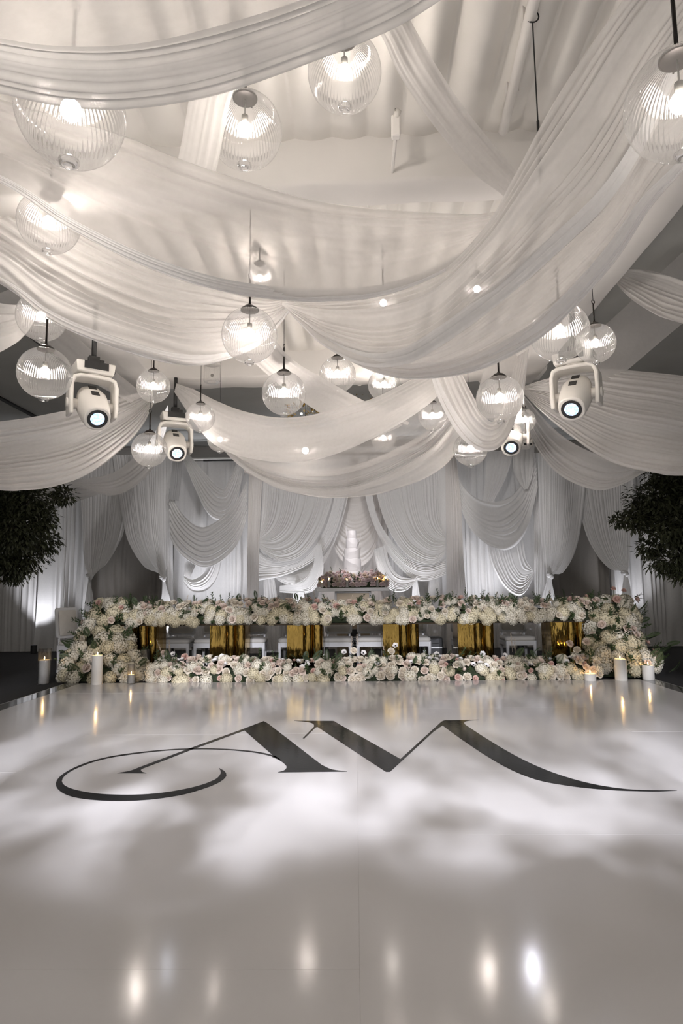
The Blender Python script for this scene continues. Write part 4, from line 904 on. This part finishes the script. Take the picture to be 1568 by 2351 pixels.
garland(g2, -3.0, 3.42, 9.66, -.02, .22, .27,
        [('rose_c', 4.5, 1.25), ('hyd', 3.4, .75), ('hydw', 2, .7), ('rose_b', 2.0, 1.2), ('rose_p', .7, .8), ('bud', .6, 1.3), ('sprig', .8, .5), ('fern', .3, .4)],
        [('rose_c', 3, 1.25), ('hydw', 2.6, .7), ('rose_b', 2.6, 1.2), ('anem', 2.2, 1.15), ('rose_p', .9, .8), ('sprig', .7, .5)], 6, pitch=.098, rows=5, sprigs=90, plumes=0)
rng = random.Random(31)
for px, hgt, kind in [(373, 1475, 'plume'), (392, 1478, 'plume'), (377, 1500, 'rose_b'), (380, 1506, 'anem'), (398, 1503, 'anem'), (424, 1508, 'rose_p'), (805, 1470, 'plume'), (823, 1466, 'plume'), (812, 1494, 'rose_c'), (790, 1498, 'anem'), (834, 1500, 'anem'),
                      (886, 1488, 'plume'), (898, 1495, 'rose_c'), (908, 1483, 'anem'), (1003, 1503, 'anem'), (1176, 1462, 'plume'), (1184, 1475, 'plume'), (1158, 1506, 'anem'), (1108, 1502, 'anem'), (1308, 1478, 'rose_b'), (1346, 1473, 'rose_b'), (1325, 1492, 'rose_c'), (510, 1508, 'anem'), (748, 1508, 'anem')]:
    p = at(px, hgt, 9.68)
    if kind == 'plume': flower('plume', g2, (p[0], 9.7, max(.12, p[2]-.22)), (rng.uniform(-.25, .25), 0, 1), 1.0, rng)
    else:
        flower(kind, g2, p, (rng.uniform(-.3, .3), -.8, .5), 1.05 if kind != 'anem' else 1.2, rng)
        MB().tube([(p[0], 9.70, .12), (p[0]+.01, 9.70, (p[2]+.12)/2), (p[0], p[1], p[2]-.01)], .0035, 5).build('flower_stem', MT['stem'], g2)
def cascade(name, label, secs, seed, mixf, nmax=190):
    """flowers tumbling from the table end to the floor: secs = (z, x centre, half width, y front, depth)"""
    rng = random.Random(seed); r = empty(name, (secs[-1][1], secs[-1][3], -.025), label, 'flowers', 'flower cascades at the table ends')
    core(r, [((cx, yf+dp*.55, z), (1, 0, 0), (0, -1, 0), hw*.8, dp*.42) for z, cx, hw, yf, dp in secs])
    Z = [s[0] for s in secs][::-1]
    def at_z(z): return [np.interp(z, Z, [s[k] for s in secs][::-1]) for k in (1, 2, 3, 4)]
    z = secs[0][0]; cnt = 0
    while z > .045:
        cx, hw, yf, dp = at_z(z); n = max(4, int(PI*.62*hw/.135))
        for k in range(n):
            ph = -1.45+2.9*(k+rng.uniform(.2, .8))/n; x = cx+hw*math.sin(ph)*rng.uniform(.92, 1.05); yy = yf+dp*.55*(1-math.cos(ph))+rng.uniform(-.02, .02)
            t = mixf(z, (x-cx)/hw, rng); kind, sc = t; zz = max(.05, z+rng.uniform(-.04, .04))
            flower(kind, r, (x, yy, zz), (math.sin(ph)*.9, -math.cos(ph)-.05, .45), sc*rng.uniform(.85, 1.15), rng, .06); cnt += 1
        z -= .125
    cx, hw, yf, dp = at_z(secs[0][0])
    for k in range(14):
        a = rng.uniform(0, 6.28); q = rng.random(); kind, sc = mixf(secs[0][0], 0, rng)
        flower(kind, r, (cx+hw*q*math.cos(a), yf+dp*.3+.12*q*math.sin(a), secs[0][0]+.03), (math.cos(a)*.5, -.3, 1), sc, rng)
    for k in range(40):
        zz = rng.uniform(.08, secs[0][0]+.05); cx, hw, yf, dp = at_z(zz); ph = rng.uniform(-1.5, 1.5)
        flower(rng.choice(['sprig', 'fern', 'sprig']), r, (cx+hw*1.0*math.sin(ph), yf+.0+dp*.5*(1-math.cos(ph)), zz), (math.sin(ph)+rng.uniform(-.4, .4), -math.cos(ph)*.8, .6), rng.uniform(.75, 1.1), rng, .03)
    return r
def mixl(z, u, rng):
    q = rng.random()
    if .62 < z < .95 and q < .33: return ('rose_b', 1.05)
    if z > .98 and q < .6: return ('rose_b', 1.05) if q < .4 else ('rose_p', 1.0)
    if q < .13: return ('rose_b', 1.2)
    if q < .2: return ('rose_c', 1.2)
    if q < .25: return ('sprig', .9)
    return ('hydw' if q > .80 or z < .25 and q > .5 else 'hyd', 1.0)
def sx(px, py, D): return at(px, py, D)[0]
SL = []
for py, xl, xr, D in [(1392, 212, 285, 10.35), (1425, 178, 285, 10.2), (1462, 168, 285, 10.0), (1500, 150, 300, 9.8), (1530, 126, 312, 9.6), (1560, 114, 300, 9.45)]:
    a, b = at(xl, py, D), at(xr, py, D); SL.append((max(.0, a[2]), (a[0]+b[0])/2, (b[0]-a[0])/2, D, .75))
SL[-1] = (.0,)+SL[-1][1:]
cl = cascade('flower_cascade', 'cream and blush flower cascade spilling from the table end beside the tall glass candle', SL, 8, mixl)
def mixr(z, u, rng):
    q = rng.random()
    if z > .95 and q < .62: return ('rose_p', 1.1) if q < .3 else ('rose_b', 1.1)
    if u > .6 and q < .3: return ('rose_p', .95)
    if q < .16: return ('rose_b', 1.15)
    return ('hyd', 1.02) if q < .86 else ('hydw', 1.0)
SR = []
for py, xl, xr, D in [(1385, 1378, 1470, 10.35), (1420, 1370, 1478, 10.2), (1455, 1368, 1480, 10.0), (1490, 1366, 1508, 9.8), (1520, 1372, 1530, 9.62), (1556, 1368, 1538, 9.48)]:
    a, b = at(xl, py, D), at(xr, py, D); SR.append((max(.0, a[2]), (a[0]+b[0])/2, (b[0]-a[0])/2, D, .75))
SR[-1] = (.0,)+SR[-1][1:]
cr = cascade('flower_cascade', 'cream flower cascade topped with peach roses at the table end beside three low candles', SR, 9, mixr)
rng = random.Random(77)
for px, py in ((1408, 1352), (1432, 1356)):
    p = at(px, py, 10.5); flower('rose_p', cr, p, (0, -.6, .8), .8, rng); MB().tube([(p[0], 10.5, 1.08), p], .0035, 5).build('flower_stem', MT['stem'], cr)
for px, py, D in ((1510, 1500, 9.9), (1530, 1488, 9.9), (1545, 1470, 10.0), (1500, 1450, 10.1), (1555, 1530, 9.7)):
    p = at(px, py, D); flower('fern', cr, p-np.array([.12, 0, .08]), (1, -.3, .5), 1.0, rng)

# ================================================================== candles
def flame(c, parent, s=1.0):
    MB().lathe([(.0015*s, 0), (.0055*s, .008*s), (.0045*s, .020*s), (.0008*s, .034*s)], 8, tuple(c)).build('flame', MT['flame'], parent, smooth=True)
def candle(px, py, D, h, rad, label, z0=-.02, glassh=0, lit=True, m='wax', group='lit candles among the flowers', cat='candle', name='pillar_candle'):
    p = at(px, py, D); p[2] = z0
    r = empty(name, p, label, cat, group)
    c0 = z0+(.012 if glassh else 0)
    MB().lathe([(rad*.97, c0), (rad, c0+.006), (rad, c0+h-.006), (rad*.94, c0+h), (rad*.72, c0+h-.008), (.002, c0+h-.010)], 24, (p[0], p[1], 0)).build('wax_body', MT[m], r, smooth=False); shade(r.children[-1].data) if r.children else None
    MB().tube([(p[0], p[1], c0+h-.01), (p[0]+.002, p[1], c0+h+.010)], .0018, 5).build('wick', MT['blackp'], r)
    if lit: flame((p[0], p[1], c0+h+.008), r, 1.0)
    if glassh:
        R = rad*1.22
        MB().lathe([(R*.98, z0), (R, z0+.004), (R, z0+glassh), (R*.965, z0+glassh), (R*.965, z0+.010), (.002, z0+.010)], 28, (p[0], p[1], 0), caps=True).build('glass_cylinder', MT['clear'], r, smooth=True)
    return r
candle(100, 1568, 9.5, .33, .072, 'ivory pillar candle in a tall clear glass cylinder on the carpet by the flowers', -.022, .50)
candle(222, 1566, 9.28, .40, .075, 'tall white pillar candle standing free in front of the flower cascade', .0)
candle(301, 1561, 9.3, .115, .044, 'short candle in a clear glass glowing gold between cascade and floor garland', .0, .27)
candle(333, 1530, 9.95, .10, .055, 'candle deep inside an empty looking clear glass cylinder beside the first gold pedestal', -.022, .44)
candle(1355, 1553, 9.3, .095, .078, 'low wide white candle glowing at the foot of the floor garland', .0)
candle(1426, 1554, 9.3, .29, .082, 'tall white pillar candle in front of the peach-topped cascade', .0)
candle(1489, 1556, 9.36, .195, .080, 'medium white candle lighting a hydrangea gold near the dance floor corner', -.0)

# ================================================================== cake table, cake, ring of roses
YC = 12.6
cp = at(810, 1350, YC); CT = 1.318; tl = at(727, 1350, YC)[0]; trr = at(893, 1350, YC)[0]
ct = empty('cake_table', (cp[0], YC, -.025), 'tall white cake table with a champagne panel under its overhanging top', 'table')
MB().box(((tl+trr)/2, YC+.25, CT-.035), (trr-tl, .60, .07)).build('tabletop', MT['wood_white'], ct, bevel=.006)
bw = at(848, 1360, YC)[0]-at(773, 1360, YC)[0]
MB().box((cp[0], YC+.30, .612), (bw+.08, .36, 1.27)).build('base', MT['wood_white'], ct, bevel=.006)
MB().box((cp[0], YC+.105, .615), (bw, .03, 1.20)).build('front_panel', MT['beige'], ct, bevel=.003)
ck = empty('wedding_cake', (cp[0]-.01, YC+.25, CT), 'tall five tier white wedding cake wrapped in torn sugar sheets', 'cake'); kx, ky = ck.location.x, ck.location.y
tiers = [(.195, .30), (.178, .235), (.150, .19), (.118, .19), (.090, .155)]; z = CT
k_ = (at(810, 1218, YC+.2)[2]-CT)/sum(h for _, h in tiers)
for i, (rr, h) in enumerate(tiers):
    h *= k_
    MB().lathe([(rr, z), (rr, z+h-.012), (rr-.004, z+h-.004), (rr-.012, z+h)], 40, (kx, ky, 0)).build('tier', MT['icing'], ck, smooth=False); shade(ck.children[-1].data) if len(ck.children) else None
    z += h
def sheet(a0, a1, z0l, z0r, z1l, z1r, r, lean=.012):
    m = MB(); n = 12; vs = []
    for rr in (0, .004):
        for i in range(n+1):
            t = i/n; a = a0+(a1-a0)*t; zb = z0l+(z0r-z0l)*t; zt = z1l+(z1r-z1l)*t+.012*math.sin(t*9)
            for zz, q in ((zb, 0), ((zb+zt)/2, .3), (zt, 1)): vs.append((kx+(r+rr+lean*q*(1+t))*math.cos(a), ky+(r+rr+lean*q*(1+t))*math.sin(a), zz))
    N_ = (n+1)*3; fs = []
    for o in (0, N_):
        for i in range(n):
            for j in range(2): fs.append((o+i*3+j, o+i*3+j+1, o+i*3+j+4, o+i*3+j+3))
    for i in range(n): fs += [(i*3+2, N_+i*3+2, N_+i*3+5, i*3+5), (i*3, i*3+3, N_+i*3+3, N_+i*3)]
    for i in (0, n): fs += [(i*3, N_+i*3, N_+i*3+1, i*3+1), (i*3+1, N_+i*3+1, N_+i*3+2, i*3+2)]
    m.add(vs, fs).build('sugar_sheet', MT['icing'], ck, smooth=False)
T = CT; Hh = [0]
for _, h in tiers: Hh.append(Hh[-1]+h*k_)
sheet(-2.6, -.9, T+Hh[1], T+Hh[1]+.02, T+Hh[2]+.03, T+Hh[1]+.09, .180); sheet(-2.9, -2.3, T+Hh[1]+.02, T+Hh[1], T+Hh[2]+.16, T+Hh[2]+.02, .168, .02)
sheet(-1.5, .3, T+.02, T+.05, T+Hh[1]-.06, T+Hh[1]+.10, .197, .02); sheet(-2.2, -.2, T+Hh[2], T+Hh[2]+.02, T+Hh[2]+.09, T+Hh[3]+.03, .152, .01)
sheet(-.9, .1, T+Hh[3]-.02, T+Hh[3], T+Hh[3]+.05, T+Hh[4]+.11, .120, .03); sheet(-2.4, -.8, T+Hh[3]+.01, T+Hh[3]+.03, T+Hh[4]-.03, T+Hh[3]+.07, .120, .004)
sheet(-3.3, -2.7, T+Hh[4]-.02, T+Hh[4], T+Hh[5]+.10, T+Hh[4]+.08, .092, .012); sheet(-2.2, -.7, T+Hh[4]+.02, T+Hh[4]+.02, T+Hh[4]+.11, T+Hh[4]+.05, .091, .004)
gr = empty('cake_garland', (cp[0], YC+.12, CT), 'garland of mauve roses around the foot of the cake', 'flowers'); rng = random.Random(4)
core(gr, [((tl+.08+(trr-tl-.16)*i/10, YC+.12, CT), (0, 1, 0), (0, 0, 1), .10, .19) for i in range(11)])
nrow = 26
for i in range(nrow):
    for j in range(5):
        u = (i+.5+rng.uniform(-.4, .4)+(j % 2)*.5)/nrow; x = tl+.03+(trr-tl-.06)*min(1, u); th = (j+.3)/5*1.8; e = min(1, 3.5*min(u, 1-u)+.45)
        kd = rng.choices(['rose_m', 'rose_b', 'bud', 'sprig', 'rose_c'], [8, 1.2, .8, .9, .5])[0]
        flower(kd, gr, (x, YC+.12-.115*math.cos(th), CT+.04+.24*e*max(0, math.sin(th))*rng.uniform(.85, 1.15)), (rng.uniform(-.4, .4), -math.cos(th)-.2, math.sin(th)), rng.uniform(.85, 1.15)*(.55 if kd == 'sprig' else 1), rng)
for px in (745, 866): p = at(px, 1312, YC+.15); flower('plume', gr, p-np.array([0, 0, .12]), (.1, 0, 1), .7, rng)
for i, (px, h, gh, lab) in enumerate([(739, .085, .12, 'small tealight candle in glass at the outer end of the cake table'), (755, .13, .19, 'ivory candle in glass hurricane near the first corner of the cake table'),
        (797, .12, .19, 'ivory candle in glass hurricane in front of the cake'), (867, .14, .19, 'ivory candle in glass hurricane near the second corner of the cake table'), (886, .15, .17, 'slim ivory candle in glass at the far edge of the cake table')]):
    candle(px, 1346, YC-.005, h, .030 if i not in (0, 4) else .022, lab, CT, gh, group='candles on the cake table')

# ================================================================== trees
def tree(cx, cy, cz, R, label, seed, lobes, bx):
    rng = random.Random(seed); r = empty('indoor_tree', (cx, cy, -.025), label, 'tree', 'leafy trees flanking the dance floor')
    MB().lathe([(.24, -.025), (.30, .40), (.31, .42), (.27, .42), (.26, .38), (.002, .38)], 24, (cx, cy, 0)).build('planter', MT['pot'], r, smooth=True)
    MB().tube([(cx, cy, .3), (cx+.03, cy, .9), (cx-.02, cy+.02, 1.5), (cx, cy, cz-.1)], [.075, .06, .05, .035], 10).build('trunk', MT['bark'], r, smooth=True)
    m = MB()
    for (lx, ly, lz, lr) in lobes:
        a = Vector((cx, cy, 1.4+rng.random()*.4)); b = Vector((cx+lx, cy+ly, cz+lz))
        MB().tube([a, a.lerp(b, .55)+Vector((0, 0, .06)), b], [.03, .018, .006], 6).build('branch', MT['bark'], r, smooth=True)
        n = int(1500*lr*lr/.16)
        for i in range(n):
            z = rng.uniform(-1, 1); an = rng.uniform(0, 6.28); q = math.sqrt(1-z*z); d = Vector((q*math.cos(an), q*math.sin(an), z*.8)); k = rng.random()**.42
            c = b+d*lr*k*(1+.22*math.sin(5*an+lx*9)*q); dd = (d+Vector((rng.uniform(-.8, .8), rng.uniform(-.8, .8), rng.uniform(-1.0, .3)))).normalized()
            leaf_shape(m, c, dd, (rng.uniform(-.4, .4), rng.uniform(-.4, .4), 1), rng.uniform(.06, .105), rng.uniform(.028, .042))
    o = m.build('foliage', MT['leaf_dark'], r); o['kind'] = 'stuff'; return r
def lob(pts, cx, cy, cz, D):
    out = []
    for px, py, rp in pts:
        p = at(px, py, D); out.append((p[0]-cx, RNG.uniform(-.3, .3), p[2]-cz, rp*D/F))
    return out
c = at(-70, 1150, 9.0)
tree(c[0], 9.0, c[2], 1.2, 'dark leafy tree beside the tall glass candle', 3, lob([(20, 1180, 75), (90, 1150, 58), (60, 1215, 70), (-20, 1260, 80), (30, 1270, 62), (-60, 1150, 90), (12, 1310, 38), (105, 1195, 40), (-60, 1060, 90), (30, 1100, 70), (125, 1130, 28), (80, 1240, 38)], c[0], 9.0, c[2], 9.0), -1)
c = at(1630, 1190, 9.0)
tree(c[0], 9.0, c[2], 1.2, 'dark leafy tree with a spreading branch, standing near the lowest candles', 5, lob([(1500, 1150, 60), (1560, 1130, 70), (1455, 1195, 34), (1432, 1192, 20), (1520, 1210, 60), (1580, 1240, 70), (1530, 1290, 42), (1560, 1310, 40), (1630, 1180, 90), (1500, 1255, 30), (1540, 1090, 50), (1620, 1080, 80), (1478, 1170, 34)], c[0], 9.0, c[2], 9.0), 1)

# ================================================================== gold chandeliers beyond the frame, ribbed cylinder lamp, projector lamp
def chandelier(px, py, D, R, label, seed):
    p = at(px, py, D); rng = random.Random(seed); r = empty('gold_chandelier', p, label, 'chandelier', 'gold crystal chandeliers beyond the frame')
    MB().tube([p+np.array([0, 0, R*.5]), (p[0], p[1], 4.74)], .012, 8).build('stem', MT['gold_leaf'], r)
    g, cr_ = MB(), MB()
    for i in range(150):
        z = rng.uniform(-.75, .75); a = rng.uniform(0, 6.28); q = math.sqrt(1-z*z); d = Vector((q*math.cos(a), q*math.sin(a), z)); c = Vector(p)+Vector((d.x*R, d.y*R, d.z*R*.75))*rng.uniform(.7, 1.05)
        (leaf_shape(g, c, d+Vector((0, 0, rng.uniform(-.8, .8))), (.3, .2, 1), R*.42, R*.22) if i % 3 else cr_.lathe([(.002, -.03), (.014, 0), (.002, .02)], 6, tuple(c)))
    o = g.build('gold_leaves', MT['gold_leaf'], r); o['kind'] = 'stuff'
    o = cr_.build('crystals', MT['clear'], r); o['kind'] = 'stuff'
    MB().sphere(p, R*.07, 10, 6).build('bulb', MT['bulb'], r, smooth=True)
chandelier(826, 896, 11.6, .27, 'gold crystal chandelier glinting between two globe pendants', 1)
chandelier(692, 950, 11.8, .28, 'gold crystal chandelier just showing over the middle swag', 2)
p = at(487, 858, 7.6); r = empty('cylinder_pendant', p, 'small ribbed glass cylinder lamp hanging before the back beam', 'lamp')
m = MB(); n = 96; prof = [(.093, .11), (.098, -.09), (.090, -.105), (.05, -.108)]
m.lathe(prof, n, tuple(p), False, None, .03); m.build('shade', MT['globe'], r, smooth=False)
MB().lathe([(.095, .11), (.095, .125), (.03, .13)], 24, tuple(p)).build('cap', MT['shell'], r, smooth=True)
MB().tube([p+np.array([0, 0, .12]), (p[0], p[1], 4.39)], .006, 6).build('cable', MT['cable'], r)
MB().sphere(p+np.array([0, 0, -.02]), .02, 8, 6).build('bulb', MT['socket'], r, smooth=True)
p = at(1206, 1020, 9.6); r = empty('projector', p, 'small white projector on a pole under the small globe by the U-shaped swag', 'projector')
MB().box(p, (.16, .26, .11)).build('body', MT['shell'], r, bevel=.01); MB().box(p+np.array([0, -.133, -.03]), (.12, .01, .03)).build('vent', MT['blackp'], r)
MB().tube([p+np.array([0, 0, .05]), (p[0], p[1], 4.76)], .015, 8).build('pole', MT['shell'], r)

# ================================================================== floor uplights, a case and an added shade box behind the tables
def uplight(x, y, label, power, aim, size=58, color=(.91, .92, 1.0)):
    r = empty('floor_uplight', (x, y, -.025), label, 'light', 'black uplights at the foot of the back wall')
    MB().lathe([(.062, -.025), (.066, -.01), (.066, .15), (.060, .155), (.058, .13), (.002, .128)], 20, (x, y, 0)).build('housing', MT['blackp'], r, smooth=False)
    MB().lathe([(.050, .129), (.03, .133), (.002, .134)], 16, (x, y, 0)).build('lens', MT['uplens'], r, smooth=True)
    l = lamp('uplight_lamp', 'SPOT', (x, y, .17), power, color, aim=aim, spot_size=math.radians(size+18), spot_blend=1.0, shadow_soft_size=.05)
MT['uplens'] = emit('uplight_lens', (.85, .9, 1.0), 6.0)
UPS = [(78, 'black uplight standing in the open before the outer curtain', 1.0, 14.3, (-.05, .36, 2.3)), (185, 'black uplight behind the cascade near the tall glass candle', .5, 14.25, (.2, .25, 1.65)),
       (392, 'black uplight below the dark grey jabot', .8, 13.7, (0, .5, 1.65)), (470, 'black uplight below the stacked swags', .95, 13.7, (0, .6, 1.65)), (548, 'black uplight before the first column drape', .6, 13.5, (.1, .6, 1.65)),
       (660, 'black uplight below the first pleated fan', .8, 13.2, (.2, .5, 1.65)), (730, 'black uplight beside the first side of the cake table', .35, 13.35, (0, .6, 1.65)),
       (900, 'black uplight beside the far side of the cake table', .35, 13.35, (0, .6, 1.65)), (965, 'black uplight below the far pleated fan', .8, 13.2, (-.2, .5, 1.65)), (1105, 'black uplight beyond the far column drape', 1.0, 13.7, (0, .6, 1.65)),
       (1195, 'black uplight below the lower gathered swag', .7, 13.6, (0, .5, 1.65)), (1320, 'black uplight beside the second dark gap', .4, 13.4, (-.6, .8, 1.65)), (1470, 'black uplight behind the peach-topped cascade', .7, 14.1, (0, .4, 1.65))]
for px, lab, k, D, a in UPS:
    x = at(px, 1480, D)[0]; uplight(x, D, lab, UPL*k, (x+a[0], D+a[1], a[2]))
for (px, py, D, d, lab) in ((997, 1468, 12.4, (.26, .4, .42), 'black equipment case on the floor behind the chairs past the fourth pedestal'), (813, 1466, 12.0, (.22, .3, .60), 'black box added for the shade of the gap under the cake table, between the two chairs in full view')):  # second box stands in for the dark, shaded gap below the cake table
    p = at(px, py, D); r = empty('case_or_gap_shade', (p[0], D, -.025), lab, 'case')
    MB().box((p[0], D, -.025+d[2]/2), d).build('body', MT['blackp'], r, bevel=.02); MB().tube([(p[0]-.06, D-d[1]/2-.01, d[2]*.7), (p[0], D-d[1]/2-.035, d[2]*.7), (p[0]+.06, D-d[1]/2-.01, d[2]*.7)], .008, 6).build('handle', MT['silver'], r)
    MB().box((p[0], D-d[1]/2-.003, d[2]*.5), (d[0]*.9, .008, .02)).build('band', MT['silver'], r)
# pin spot on the cake and unseen washes added to brighten the drapes, on the back beam
def pinspot(x, y, z, aim, power, label, size, color):
    r = empty('pin_or_fill_spot', (x, y, z), label, 'stage light', 'pin spots on the back beam'); a = Vector((x, y, z)); d = (Vector(aim)-a).normalized()
    h, q = loft(a-d*.09, a+d*.10, [(0, .03), (.1, .045), (1, .055)], 16, 2.0); h.build('can', MT['shell'], r)
    MB().tube([a+Vector((0, -.03, .02)), (x, 8.5, z+.03)], .012, 8).build('stem', MT['shell'], r)
    lamp('pin_or_fill_lamp', 'SPOT', tuple(a+d*.12), power, color, aim=aim, spot_size=math.radians(size), spot_blend=.5, shadow_soft_size=.03)

for px, py, lab, sz, k, hx in [(690, 1190, 'added white wash light hidden on the back beam to brighten the first pleated fan', 34, 1.0, -.9), (945, 1190, 'added white wash light hidden on the back beam to brighten the far pleated fan', 34, 1.0, 1.1), (480, 1180, 'added white wash light hidden on the back beam to brighten the stacked swags', 30, .7, -1.6),
        (1150, 1180, 'added white wash light hidden on the back beam to brighten the shadowy round swag', 30, .6, 1.8), (240, 1150, 'added white wash light hidden on the back beam to brighten the first tied curtains', 36, .7, -2.3), (1390, 1150, 'added white wash light hidden on the back beam to brighten the second tied curtains', 36, .8, 2.2), (812, 1268, 'narrow pin spot on the back beam aimed at the cake', 17, 2.7, .1)]:
    pinspot(hx, 8.86, 4.22, tuple(at(px, py, 13.9 if sz > 18 else YC+.2)), WASH*k, lab, sz, (1.0, .97, .97) if sz > 18 else (1, .95, .98))
